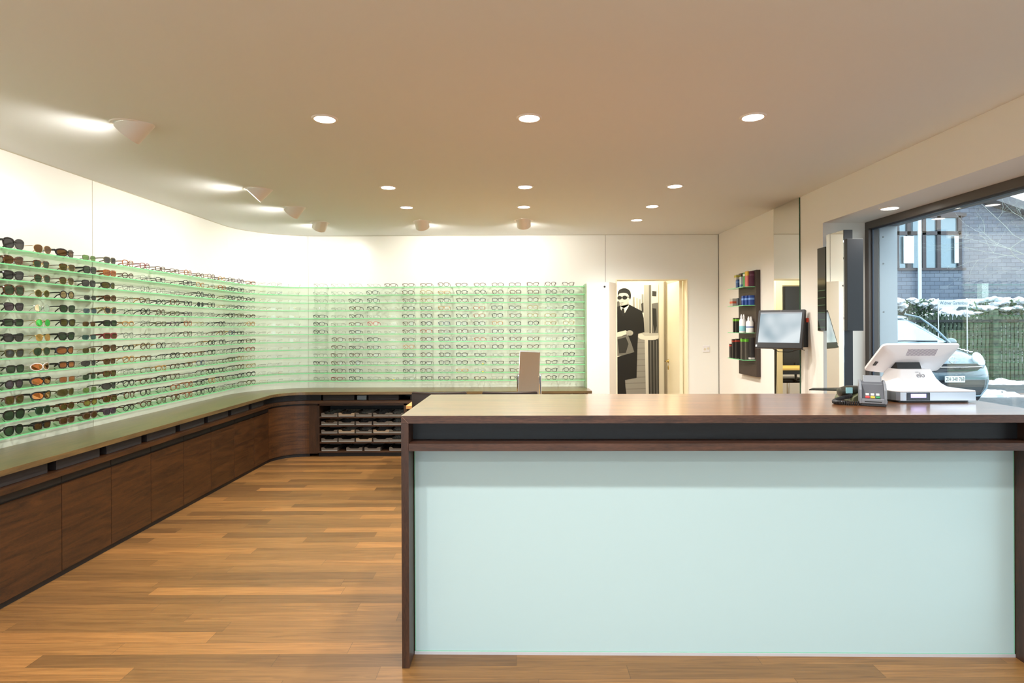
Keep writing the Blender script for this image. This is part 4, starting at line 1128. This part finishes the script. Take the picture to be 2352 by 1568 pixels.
MB().box(1.899, 1.973, BY0 - .004, BY0 - .003, CT + .024, CT + .043).build('customer_display', principled('display_lilac', lin(190, 185, 240), .4, emit=lin(176, 170, 240), estr=.8), t)
glyph = principled('display_text', lin(240, 240, 250), .4, emit=(1, 1, 1), estr=1.3)
for i, s_ in enumerate(('Willkommen bei',)):
    lettering(s_, .0085, glyph, t, Matrix.Translation((1.936, BY0 - .0045, CT + .037)) @ Matrix.Rotation(PI / 2, 4, 'X'), sx=.9)
# neck
m = MB(); rings = []
for z, x0, x1, y0, y1 in ((.0585, 1.845, 2.175, 2.925, 3.12), (.062, 1.855, 2.155, 2.935, 3.12), (.070, 1.866, 2.130, 2.945, 3.115), (.085, 1.880, 2.108, 2.955, 3.11), (.110, 1.896, 2.090, 2.967, 3.105), (.140, 1.908, 2.078, 2.977, 3.10), (.154, 1.914, 2.073, 2.984, 3.10)):
    rings.append([(u, v, CT + z) for u, v in rrect(x0, x1, y0, y1, .012, 3)])
m.loft(rings); m.build('neck', wp, t)
def P3(a): return Matrix.Translation(a)
lettering('elo', .036, principled('logo_grey', lin(128, 126, 134), .4), t, Matrix.Translation((2.01, 2.9708, CT + .125)) @ Matrix.Rotation(R(71.5), 4, 'X'), name='logo', sx=.95)
m = MB(); m.M = Matrix.Translation((1.9945, 2.9755, CT + .1405)) @ Matrix.Rotation(R(71.5), 4, 'X'); m.box(-.008, .008, -.001, .001, 0, .0005); m.build('logo_bar', MATS['logo_grey'], t)
m = MB(); m.prism([(3.01, CT + .145), (3.11, CT + .145), (3.12, CT + .165), (3.075, CT + .195), (3.03, CT + .185)], .12, lambda u, v, w: (1.925 + w, u, v)); m.build('hinge_block', black_plastic, t)
# display housing, tilted: local x across, y up the slope, z outwards (seen side is -z)
TA = R(39.5)
TM = Matrix.Translation((2.018, 3.052, 1.277)) @ Matrix(((1, 0, 0, 0), (0, -math.cos(TA), -math.sin(TA), 0), (0, math.sin(TA), -math.cos(TA), 0), (0, 0, 0, 1)))
# columns: local x -> world x ; local y -> up-slope towards the camera ; local z -> downwards/towards camera face
HW, HH = .193, .110
m = MB(); m.M = TM
m.loft([[(u, v, -.012) for u, v in rrect(-HW, HW, -HH, HH, .018)], [(u, v, -.002) for u, v in rrect(-HW, HW, -HH, HH, .018)],
        [(u, v, .008) for u, v in rrect(-HW + .010, HW - .010, -HH + .008, HH - .012, .018)], [(u, v, .026) for u, v in rrect(-HW + .075, HW - .075, -HH + .02, HH - .055, .02)]])
m.build('display_housing', wp, t)
m = MB(); m.M = TM; m.box(-HW + .012, HW - .012, -HH + .012, HH - .012, -.0135, -.012); m.build('touch_screen', principled('screen_off', lin(30, 34, 40), .1), t)
vent = MB(); vent.M = TM
for i in range(24):
    x = -.066 + i * .0062
    vent.prism([(x - .002, .057), (x + .001, .057), (x + .004, .092), (x + .001, .092)], .0012, lambda u, v, w: (u, v, .0258 - (v - .055) * .4186 + w))
vent.build('vent_slots', principled('vent_grey', lin(150, 146, 158), .6), t)
m = MB(); m.M = TM; m.box(-HW + .012, -HW + .050, -.045, -.012, .006, .0125); m.build('side_port', black_plastic, t)
# cable of the till at the left side
MB().tube([(1.846, 3.03, CT + .03), (1.83, 3.00, CT + .03), (1.815, 2.99, CT + .05), (1.81, 2.97, CT + .09)], .005, 8).build('cable', black_plastic, t)

t = thing('card_reader', 'grey card payment terminal with red, yellow and green keys', 'card reader', (1.66, 2.80, CT))
reader = t
rg = principled('reader_grey', lin(126, 132, 140), .35); rd = principled('reader_dark', lin(86, 90, 98), .4)
CXr = 1.668
def side(pts, x0, x1, name, mt, bevel=.002):
    m = MB().prism(pts, x1 - x0, lambda u, v, w: (x0 + w, u, v)); return m.build(name, mt, t, bevel=bevel)
y0 = 2.755
side([(y0 + .004, CT), (y0 + .115, CT), (y0 + .115, CT + .014), (y0 + .004, CT + .014)], CXr - .060, CXr + .060, 'dock_foot', black_plastic)
prof = [(y0, CT + .012), (y0 + .11, CT + .012), (y0 + .125, CT + .112), (y0 + .075, CT + .112), (y0 + .004, CT + .034)]
side(prof, CXr - .052, CXr + .052, 'body', rd)
wing = [(y0 - .002, CT + .012), (y0 + .115, CT + .012), (y0 + .13, CT + .118), (y0 + .040, CT + .106), (y0 + .005, CT + .078), (y0 - .002, CT + .040)]
side(wing, CXr - .064, CXr - .052, 'side_guard', rg); side(wing, CXr + .052, CXr + .064, 'side_guard', rg)
side([(y0 - .004, CT + .013), (y0 + .01, CT + .013), (y0 + .01, CT + .034), (y0 - .004, CT + .036)], CXr - .053, CXr + .053, 'front_lip', rg)
side([(y0 - .0048, CT + .020), (y0 - .003, CT + .020), (y0 - .003, CT + .024), (y0 - .0048, CT + .024)], CXr - .040, CXr + .040, 'card_slot', near_black, 0)
side([(y0 + .045, CT + .052), (y0 + .055, CT + .048), (y0 + .075, CT + .1), (y0 + .065, CT + .104)], CXr - .051, CXr + .051, 'privacy_shield', principled('shield_grey', lin(92, 98, 106), .4))
side([(y0 + .07, CT + .104), (y0 + .125, CT + .110), (y0 + .128, CT + .138), (y0 + .09, CT + .140)], CXr - .042, CXr + .046, 'printer_cover', rg, .004)
for i, (c_, nme) in enumerate((((214, 60, 64), 'red'), ((226, 184, 60), 'yellow'), ((44, 140, 84), 'green'))):
    x = CXr - .036 + i * .0245
    m = MB(); m.prism([(y0 + .006, CT + .037), (y0 + .014, CT + .0455), (y0 + .010, CT + .0475), (y0 + .003, CT + .041)], .020, lambda u, v, w: (x + w, u, v))
    k_ = m.build('key', principled('key_' + nme, lin(*c_), .4), t, bevel=.0008); k_['label'] = nme + ' key'
    m = MB(); m.prism([(y0 + .018, CT + .047), (y0 + .028, CT + .058), (y0 + .024, CT + .060), (y0 + .015, CT + .051)], .016, lambda u, v, w: (x + .002 + w, u, v))
    m.build('key', principled('key_white', lin(214, 212, 206), .4), t, bevel=.0008)

reader.rotation_euler = (0, 0, R(-27)); reader.scale = (.86, 1, .97)
t = thing('telephone', 'dark corded telephone handset behind the card reader', 'telephone', (1.55, 2.98, CT))
phone = t
ph = principled('phone_olive_black', lin(52, 52, 44), .3)
m = MB(); rings = []
for (x, y, z, w_, h_) in ((1.455, 2.955, CT + .045, .014, .010), (1.462, 2.955, CT + .045, .026, .022), (1.50, 2.952, CT + .052, .028, .026), (1.54, 2.95, CT + .056, .026, .022), (1.60, 2.95, CT + .058, .024, .020), (1.66, 2.95, CT + .052, .026, .024)):
    rings.append([(x, y + w_ * math.cos(2 * PI * k / 14), z + h_ * math.sin(2 * PI * k / 14)) for k in range(14)])
m.loft(rings); m.build('handset', ph, t)
m = MB(); m.prism([(1.49, CT + .002), (1.65, CT + .002), (1.66, CT + .045), (1.55, CT + .05), (1.50, CT + .025)], .16, lambda u, v, w: (u, 2.90 + w, v)); m.build('base', principled('phone_base', lin(96, 100, 74), .35), t, bevel=.004)
MB().box(1.478, 1.508, 2.9205, 2.928, CT + .042, CT + .070).build('label_sticker', principled('label_cyan', lin(150, 204, 214), .5), t)
pts = []
ctrl = [(1.50, 2.92, CT + .03), (1.44, 2.90, CT + .02), (1.385, 2.86, CT + .010), (1.40, 2.81, CT + .010), (1.48, 2.79, CT + .010), (1.57, 2.80, CT + .010), (1.62, 2.84, CT + .010)]
def cr_(p, tt):
    i = min(int(tt), len(p) - 2); f = tt - i
    P = [Vector(p[max(i - 1, 0)]), Vector(p[i]), Vector(p[i + 1]), Vector(p[min(i + 2, len(p) - 1)])]
    return .5 * ((2 * P[1]) + (P[2] - P[0]) * f + (2 * P[0] - 5 * P[1] + 4 * P[2] - P[3]) * f * f + (3 * P[1] - P[0] - 3 * P[2] + P[3]) * f ** 3)
NC = 460
for i in range(NC):
    tt = i / NC * (len(ctrl) - 1) * .999
    p = cr_(ctrl, tt); d = (cr_(ctrl, min(tt + .02, len(ctrl) - 1.001)) - p); d.normalize()
    s_ = d.cross(Vector((0, 0, 1))); s_.normalize(); u_ = s_.cross(d); a = i * .9
    p = p + s_ * (.0085 * math.cos(a)) + u_ * (.0085 * math.sin(a)); p.z = max(p.z, CT + .002); pts.append(p)
MB().tube(pts, .0028, 5).build('coiled_cord', black_plastic, t)
phone.location.x += .135

# ------------------------------------------------------------------ outside the window
asphalt = noisy('wet_asphalt', lin(52, 58, 62), lin(84, 90, 94), 20, .5)
snow = noisy('snow', lin(205, 216, 228), lin(246, 248, 250), 14, .8, bump=.4)
structure(MB().box(3.0, 40, -30, 60, -.1, .12).build('ground', asphalt), 'wet dark street outside the window', 'ground')
structure(MB().box(-20, 3.0, -30, -2.7, -.2, -.03).build('ground_street_front', noisy('pale_paving', lin(150, 158, 164), lin(186, 192, 196), 6, .8)))
def blob(mb, cx, cy, cz, rx, ry, rz, seed, n=14, m_=8, amp=.18):
    rn = random.Random(seed); rings = []
    ph_ = [rn.uniform(0, 6.28) for _ in range(6)]
    for i in range(m_ + 1):
        th = PI * i / m_ ; row = []
        for k in range(n):
            a = 2 * PI * k / n
            f = 1 + amp * (math.sin(3 * a + ph_[0] + 2 * th) + .6 * math.sin(5 * a + ph_[1] - 3 * th)) * .6
            s = max(math.sin(th), .02)
            row.append((cx + rx * s * math.cos(a) * f, cy + ry * s * math.sin(a) * f, cz + rz * math.cos(th) * f))
        rings.append(row)
    mb.loft(rings); return mb
rn = random.Random(5)
m = MB()
for i in range(46):
    blob(m, rn.uniform(6.9, 12.5), rn.uniform(8.2, 13.4) if i % 2 else 13.4 + rn.uniform(-.3, .3), .07, rn.uniform(.15, .6), rn.uniform(.1, .3), rn.uniform(.05, .12), i, 16, 8, .5)
for i in range(40): blob(m, rn.uniform(4.4, 6.9), rn.uniform(4.2, 7.2), .06, rn.uniform(.1, .35), rn.uniform(.08, .22), rn.uniform(.02, .05), 100 + i)
tag(m.build('snow_patches', snow), 'patches of old snow lying on the street', 'snow', kind='stuff')

# parked car, seen from the front
car = thing('car', 'silver-blue small hatchback parked outside, front towards the window', 'car', (6.8, 11.0, .06))
CM = Matrix.Translation((6.77, 9.32, .12))
paint = principled('car_paint', lin(98, 122, 136), .25, metal=.3, coat=.8)
cglass = principled('car_glass', lin(150, 176, 190), .06, metal=.3)
cblack = principled('car_black', lin(30, 38, 46), .4)
def half_section(y, hw, zb, zs, zt, crown, n=7):
    """closed ring of a body section at length y: bottom, bulged side, shoulder, crowned top"""
    pts = [(0.55, zb), (.90, zb + .03), (1.0, zb + .20), (1.0, (zb + zs) / 2 + .05), (.97, zs - .04), (.90, zs), (.70, zs + (zt - zs) * .62), (.35, zs + (zt - zs) * .92), (0, zt)]
    r = [(hw * u, y, v) for u, v in pts]
    l = [(-hw * u, y, v) for u, v in reversed(pts[:-1])]
    return r + l
secs = [(-.02, .50, .30, .58, .64), (0.02, .60, .24, .62, .70), (.12, .72, .20, .68, .80), (.30, .79, .18, .76, .90), (.55, .82, .18, .84, .96), (.95, .83, .18, .90, 1.03), (1.4, .83, .18, .93, 1.06), (2.6, .83, .18, .94, 1.06), (3.4, .82, .2, .94, 1.04), (3.72, .74, .28, .88, .98)]
m = MB(); m.M = CM; m.loft([half_section(y, hw, zb, zs, zt, 0) for y, hw, zb, zs, zt in secs]); m.build('body', paint, car, subsurf=2)
# greenhouse
gh = [(.92, .70, 1.00, .70, 1.005), (1.10, .70, 1.0, .66, 1.10), (1.45, .74, 1.0, .60, 1.34), (1.80, .76, 1.0, .56, 1.49), (2.4, .77, 1.0, .55, 1.54), (3.1, .75, 1.0, .54, 1.50), (3.5, .72, 1.0, .50, 1.34), (3.66, .68, .98, .50, 1.05)]
m = MB(); m.M = CM; rings = []
for y, wb, zb, wt, zt in gh:
    rings.append([(-wb, y, zb), (-wt - .03, y, zb + (zt - zb) * .75), (-wt + .06, y, zt - .02), (-wt * .4, y, zt), (wt * .4, y, zt), (wt - .06, y, zt - .02), (wt + .03, y, zb + (zt - zb) * .75), (wb, y, zb)])
m.loft(rings); m.build('greenhouse', cglass, car, subsurf=1)
m = MB(); m.M = CM
roof = [(1.66, .55, 1.455), (1.82, .58, 1.515), (2.4, .60, 1.562), (3.1, .59, 1.525), (3.45, .54, 1.41)]
rings = [[(-w_, y, z - .05), (-w_ * .9, y, z - .012), (-w_ * .4, y, z), (w_ * .4, y, z), (w_ * .9, y, z - .012), (w_, y, z - .05)] for y, w_, z in roof]
m.loft(rings, closed=True); m.build('roof', paint, car, subsurf=1)
m = MB(); m.M = CM
for s in (-1, 1): m.tube([(s * .72, .98, 1.00), (s * .68, 1.30, 1.26), (s * .62, 1.62, 1.46), (s * .60, 2.0, 1.53)], [.018, .017, .016, .016], 8)
m.build('windscreen_pillars', paint, car)
for s in (-1, 1):
    m = MB(); m.M = CM @ Matrix.Translation((s * .53, .12, .75)) @ Matrix.Rotation(R(s * 28), 4, 'Z') @ Matrix.Rotation(R(-22), 4, 'X') @ Matrix.Rotation(R(s * 18), 4, 'Y')
    blob(m, 0, 0, 0, .105, .075, .15, 3, 20, 12, 0); m.build('headlight', principled('headlight_glass', lin(176, 192, 202), .12, metal=.6), car)
    m = MB(); m.M = CM; blob(m, s * .90, 1.22, 1.02, .10, .05, .07, 8, 14, 8, 0); m.tube([(s * .78, 1.22, .98), (s * .86, 1.22, .99)], .02, 8); m.build('door_mirror', cblack if s < 0 else paint, car)
    for y in (.72, 3.05):
        m = MB(); m.M = CM; m.tube([(s * .66, y, .29), (s * .84, y, .29)], .29, 28); o = m.build('wheel', cblack, car)
        m = MB(); m.M = CM; m.tube([(s * .835, y, .29), (s * .845, y, .29)], .18, 20); w2 = m.build('hubcap', principled('hubcap', lin(170, 175, 180), .3, metal=.7), o)
# grille, lower intake, chrome lines
m = MB(); m.M = CM
m.prism([(-.38, .715), (.38, .715), (.46, .665), (.38, .61), (.2, .585), (-.2, .585), (-.38, .61), (-.46, .665)], .10, lambda u, v, w: (u, -.075 + .12 * u * u + w, v)); m.build('grille', cblack, car)
m = MB(); m.M = CM; m.tube([(-.46, -.05, .672), (-.2, -.078, .665), (.2, -.078, .665), (.46, -.05, .672)], .009, 6); m.build('grille_bar', chrome, car)
m = MB(); m.M = CM
m.prism([(-.52, .46), (.52, .46), (.50, .34), (.42, .24), (-.42, .24), (-.50, .34)], .12, lambda u, v, w: (u, -.085 + .20 * u * u + w, v)); m.build('lower_intake', cblack, car)
m = MB(); m.M = CM; m.tube([(-.56, -.03, .47), (-.54, -.035, .34), (-.43, -.05, .22), (0, -.085, .20), (.43, -.05, .22), (.54, -.035, .34), (.56, -.03, .47)], .014, 8); m.build('bumper_trim', paint, car)
m = MB(); m.M = CM; m.box(-.155, .155, -.105, -.090, .43, .53); pl = m.build('number_plate', principled('plate_white', lin(226, 232, 236), .4), car, bevel=.006)
lettering('ZH·340 768', .088, principled('plate_black', lin(30, 34, 40), .5), car, CM @ Matrix.Translation((0, -.1065, .48)) @ Matrix.Rotation(PI / 2, 4, 'X'), name='plate_number', sx=.66)
m = MB(); m.M = CM; m.tube([(.05 * math.cos(2 * PI * k / 24), -.05, .775 + .05 * math.sin(2 * PI * k / 24)) for k in range(24)], .008, 6, closed=True); m.box(-.075, .075, -.058, -.04, .764, .786); m.build('badge', chrome, car)
m = MB(); m.M = CM; m.tube([(-.6, 1.0, 1.03), (-.1, .96, 1.05), (.5, 1.0, 1.04)], .012, 6); m.build('wiper', cblack, car)
# melting snow on the bonnet edge
m = MB(); m.M = CM
for i in range(7): blob(m, .47 + i * .028, .72 - i * .05, .975 - i * .016, .03, .04, .012, 30 + i, 8, 6)
sn = m.build('snow_rim', snow, car)

# fence of weathered pickets
fence_wood = noisy('fence_wood', lin(40, 56, 48), lin(78, 96, 78), 9, .85)
t = thing('picket_fence', 'weathered green-brown picket fence behind the car', 'fence', (11.3, 14, .06))
npk = 48
for i in range(npk):
    x = 8.75 + i * .096; h = 1.68 + rn.uniform(-.03, .03)
    m = MB().prism([(x - .032, .08), (x + .032, .08), (x + .032, h - .06), (x, h), (x - .032, h - .06)], .022, lambda u, v, w: (u, 14 + w, v))
    m.build('picket', fence_wood, t)
MB().box(8.7, 13.4, 13.96, 14, 1.50, 1.56).build('rail', principled('rail_dark', lin(34, 40, 42), .7), t)
MB().box(8.7, 13.4, 14.025, 14.07, .45, .52).build('rail', fence_wood, t)
for x in (11.2, 12.9): MB().box(x - .06, x + .06, 13.94, 14.08, .06, 1.78).build('post', fence_wood, t)

# hedge with snow
leaf = noisy('hedge_green', lin(34, 62, 44), lin(92, 128, 84), 30, .7)
def leaves(mb, n, fx, size, seed):
    r2 = random.Random(seed)
    for i in range(n):
        x, y, z = fx(r2); a = r2.uniform(0, 6.28); b = r2.uniform(-1, 1); s = size * r2.uniform(.6, 1.3)
        u = Vector((math.cos(a), math.sin(a) * math.cos(b), math.sin(b))) * s; v = Vector((-math.sin(a), math.cos(a), .4)) * s * .5
        p = Vector((x, y, z)); mb.add([p - u, p - v, p + u, p + v], [(0, 1, 2, 3)])
for hx, (x0, x1, seed, lab) in enumerate(((8.6, 10.1, 1, 'snow-covered hedge left of the garden sign'), (11.25, 13.6, 2, 'snow-covered hedge at the right behind the fence'), (10.2, 11.1, 3, 'low leafy bush behind the garden sign'))):
    t = thing('hedge', lab, 'hedge', ((x0 + x1) / 2, 14.6, .06))
    top = 2.0 if hx != 2 else 1.72
    m = MB(); leaves(m, 5200 if hx != 2 else 2400, lambda r2: (r2.uniform(x0, x1), 14.2 + r2.random() * .7, .15 + (top - .15) * r2.random() ** .6 + .05 * math.sin(9 * x0)), .045, seed)
    for i in range(14):
        xx = rn.uniform(x0, x1); m.tube([(xx, 14.5, .06), (xx + rn.uniform(-.2, .2), 14.45, 1.2), (xx + rn.uniform(-.3, .3), 14.4, top)], .012, 5)
    m.build('foliage', leaf, t)
    m = MB()
    for i in range(int(75 * (x1 - x0))): blob(m, rn.uniform(x0, x1), rn.uniform(14.15, 14.9), top - .05 + rn.uniform(-.16, .10), rn.uniform(.04, .15), rn.uniform(.05, .15), rn.uniform(.025, .06), 50 + i, 12, 8, .42)
    m.build('snow_cap', snow, t)

t = thing('garden_sign', 'pale board sign reading Widmer Gartenbau above the fence', 'sign', (10.22, 14.1, .06))
MB().box(9.81, 10.54, 13.89, 13.905, 1.86, 2.02).build('board', principled('sign_pale', lin(206, 222, 230), .5), t)
lettering('Widmer Gartenbau', .112, principled('sign_ink', lin(60, 84, 100), .5), t, Matrix.Translation((10.175, 13.888, 1.945)) @ Matrix.Rotation(PI / 2, 4, 'X'), sx=.72)
for x in (9.84, 10.51): MB().tube([(x, 13.925, .12), (x, 13.925, 2.06)], .014, 8).build('post', steel, t)

# white van behind the hedge
t = thing('van', 'white van parked behind the fence and hedge', 'van', (12.2, 16.4, .06))
vw = principled('van_white', lin(226, 232, 236), .3); vg = principled('van_glass', lin(90, 104, 110), .1)
m = MB(); m.prism([(10.8, .35), (15.3, .35), (15.3, 2.05), (15.1, 2.12), (11.9, 2.12), (11.5, 2.06), (11.05, 1.55), (10.8, 1.35)], 1.8, lambda u, v, w: (u, 15.6 + w, v)); m.build('body', vw, t, bevel=.06)
m = MB(); m.prism([(11.2, 1.5), (11.62, 1.98), (12.3, 1.98), (12.3, 1.5)], .02, lambda u, v, w: (u, 15.585 + w, v)); m.build('side_window', vg, t)
m = MB(); m.prism([(12.5, 1.5), (12.5, 1.98), (14.4, 1.98), (14.4, 1.5)], .02, lambda u, v, w: (u, 15.585 + w, v)); m.build('side_window', vg, t)
for x in (11.7, 14.5): m = MB().tube([(x, 15.58, .40), (x, 15.8, .40)], .33, 24); m.build('wheel', cblack, t)

# house clad with grey slates
def slate_material():
    m = bpy.data.materials.new('slate_cladding'); m.use_nodes = True
    nt = m.node_tree; N = nt.nodes; L = nt.links; b = N['Principled BSDF']
    g = N.new('ShaderNodeNewGeometry'); sp = N.new('ShaderNodeSeparateXYZ'); L.new(g.outputs['Position'], sp.inputs[0])
    ad = N.new('ShaderNodeMath'); ad.operation = 'ADD'; L.new(sp.outputs[0], ad.inputs[0]); L.new(sp.outputs[1], ad.inputs[1])
    cb = N.new('ShaderNodeCombineXYZ'); L.new(ad.outputs[0], cb.inputs[0]); L.new(sp.outputs[2], cb.inputs[1])
    br = N.new('ShaderNodeTexBrick'); br.inputs['Scale'].default_value = 1; br.inputs['Brick Width'].default_value = .31; br.inputs['Row Height'].default_value = .13
    br.inputs['Mortar Size'].default_value = .006; br.inputs['Color1'].default_value = lin(84, 98, 116); br.inputs['Color2'].default_value = lin(104, 116, 132)
    br.inputs['Mortar'].default_value = lin(44, 54, 68); br.offset = .5
    L.new(cb.outputs[0], br.inputs['Vector']); L.new(br.outputs[0], b.inputs['Base Color']); b.inputs['Roughness'].default_value = .6
    bp = N.new('ShaderNodeBump'); bp.inputs['Distance'].default_value = .02; bp.inputs['Strength'].default_value = .5; L.new(br.outputs['Fac'], bp.inputs['Height']); bp.invert = True; L.new(bp.outputs[0], b.inputs['Normal'])
    return m
slate = slate_material()
HY = 20.0; ppm = 1370 / HY
hx_ = lambda px: (px - 1187) / ppm
hz_ = lambda py: 1.45 + (749 - py) / ppm
t = thing('slate_house', 'grey slate-clad house with a bay window and sloping roof edge', 'house', (16, 22, .06))
ang = (504 - 474) / (2352 - 2264)
xr, zr = hx_(2264), hz_(474)
m = MB(); m.prism([(hx_(1990), .06), (24, .06), (24, zr - (24 - xr) * ang), (xr, zr), (hx_(2170), zr + (xr - hx_(2170)) * ang * .9), (hx_(1990), zr + 1.6)], 6, lambda u, v, w: (u, HY + w, v)); m.build('wall', slate, t)
m = MB(); a_ = Vector((hx_(2150), 0, zr + (xr - hx_(2150)) * ang + .05)); b_2 = Vector((25, 0, zr - (25 - xr) * ang + .05))
m.prism([(a_.x, a_.z), (b_2.x, b_2.z), (b_2.x, b_2.z + .28), (a_.x, a_.z + .28)], 7, lambda u, v, w: (u, HY - .45 + w, v)); m.build('roof', principled('roof_grey', lin(92, 96, 104), .6), t)
# bay with window, in front of the wall
bx0, bx1, bz0, bz1 = hx_(2040), hx_(2183), hz_(628), hz_(506)
m = MB().box(bx0, bx1, HY - .5, HY, bz0 - 2.6, bz0 + .02); m.build('bay_base', slate, t)
fr = principled('timber_frame_dark', lin(66, 62, 66), .5)
m = MB().box(bx0, bx1, HY - .5, HY, bz1 - .06, bz1 + .12); m.box(bx0, bx1 + .12, HY - .56, HY, bz0, bz0 + .08)
for px in (2040, 2066, 2100, 2133, 2180): m.box(hx_(px) - .05, hx_(px) + .07, HY - .5, HY - .4, bz0, bz1)
m.box(bx0, bx1, HY - .5, HY - .4, hz_(545) - .05, hz_(545) + .07); m.build('window_frame', fr, t)
MB().box(bx0, bx1, HY - .44, HY - .42, bz0, bz1).build('window_pane', principled('house_glass', lin(120, 140, 150), .05, metal=.5), t)
for (a, b) in ((2053, 2076), (2167, 2176)):
    m = MB(); n_ = 10
    pts = [(hx_(a) + (hx_(b) - hx_(a)) * i / n_, HY - .53 + .03 * (i % 2)) for i in range(n_ + 1)]
    m.prism(pts + [(p[0], p[1] + .012) for p in reversed(pts)], hz_(551) - hz_(612), lambda u, v, w: (u, v, hz_(612) + w)); m.build('curtain', principled('curtain_white', lin(228, 234, 236), .8), t)
m = MB().tube([(hx_(2083), HY - .65, .06), (hx_(2083), HY - .65, hz_(505))], .055, 12); m.build('downpipe', principled('pipe_pale', lin(196, 208, 216), .5), t)
MB().box(hx_(2183), hx_(2206), HY - .3, HY, hz_(505), hz_(497)).build('bay_cap', fr, t)
tag(MB().box(hx_(2197), hx_(2211), 18.9, 19.1, .06, 1.45 + (749 - 656) / 72.0).build('granite_post', noisy('granite', lin(120, 136, 138), lin(176, 190, 190), 40, .8)), 'speckled granite post in front of the slate house', 'post')

# frosty bare tree at the right
t = thing('frosty_tree', 'bare tree with frosted twigs in front of the slate house', 'tree', (11.5, 12.4, .06))
bark = principled('frosted_bark', lin(150, 162, 158), .8)
m = MB(); rt = random.Random(21)
def branch(mb, p, d, L_, r, depth):
    q_ = p; pts = [p.copy()]; rs = [r]
    for i in range(5):
        d = (d + Vector((rt.uniform(-.28, .28), rt.uniform(-.28, .28), rt.uniform(-.2, .2)))).normalized(); q_ = q_ + d * (L_ / 5); pts.append(q_.copy()); rs.append(r * (1 - .13 * (i + 1)))
    mb.tube(pts, rs, 4 if depth > 1 else 7)
    if depth < 6:
        for k in range(3 if depth else 5):
            i = rt.randint(1, 5); nd = (d + Vector((rt.uniform(-1, 1), rt.uniform(-1, 1), rt.uniform(-.7, .7)))).normalized()
            branch(mb, pts[i], nd, L_ * rt.uniform(.5, .78), r * .5, depth + 1)
root = Vector((11.5, 12.4, .06))
m.tube([root, root + Vector((-.05, 0, 1.4)), root + Vector((-.15, 0, 2.6))], [.06, .05, .04], 8)
tr_ = m.build('trunk', bark, t)
m = MB()
for dv, L_ in (((-1, 0, .35), 2.0), ((-.7, .2, .9), 2.0), ((.2, -.2, 1), 1.9), ((-.9, -.3, .1), 1.9), ((.9, 0, .5), 1.5), ((-1, .2, .6), 1.9), ((-.8, -.2, -.1), 1.6), ((-.5, .1, .5), 1.7)):
    branch(m, root + Vector((-.15, 0, 2.3)), Vector(dv).normalized(), L_ * .75, .014, 1)
m.build('branches', bark, t)

# glass-fronted reflection needs nothing more; the opposite ground strip of snow by the kerb
tag(MB().box(4.2, 4.4, 2, 30, .06, .12).build('kerb', noisy('kerb_stone', lin(120, 126, 130), lin(160, 166, 170), 30, .8)), 'grey kerb stone along the street', 'kerb')['kind'] = 'structure'
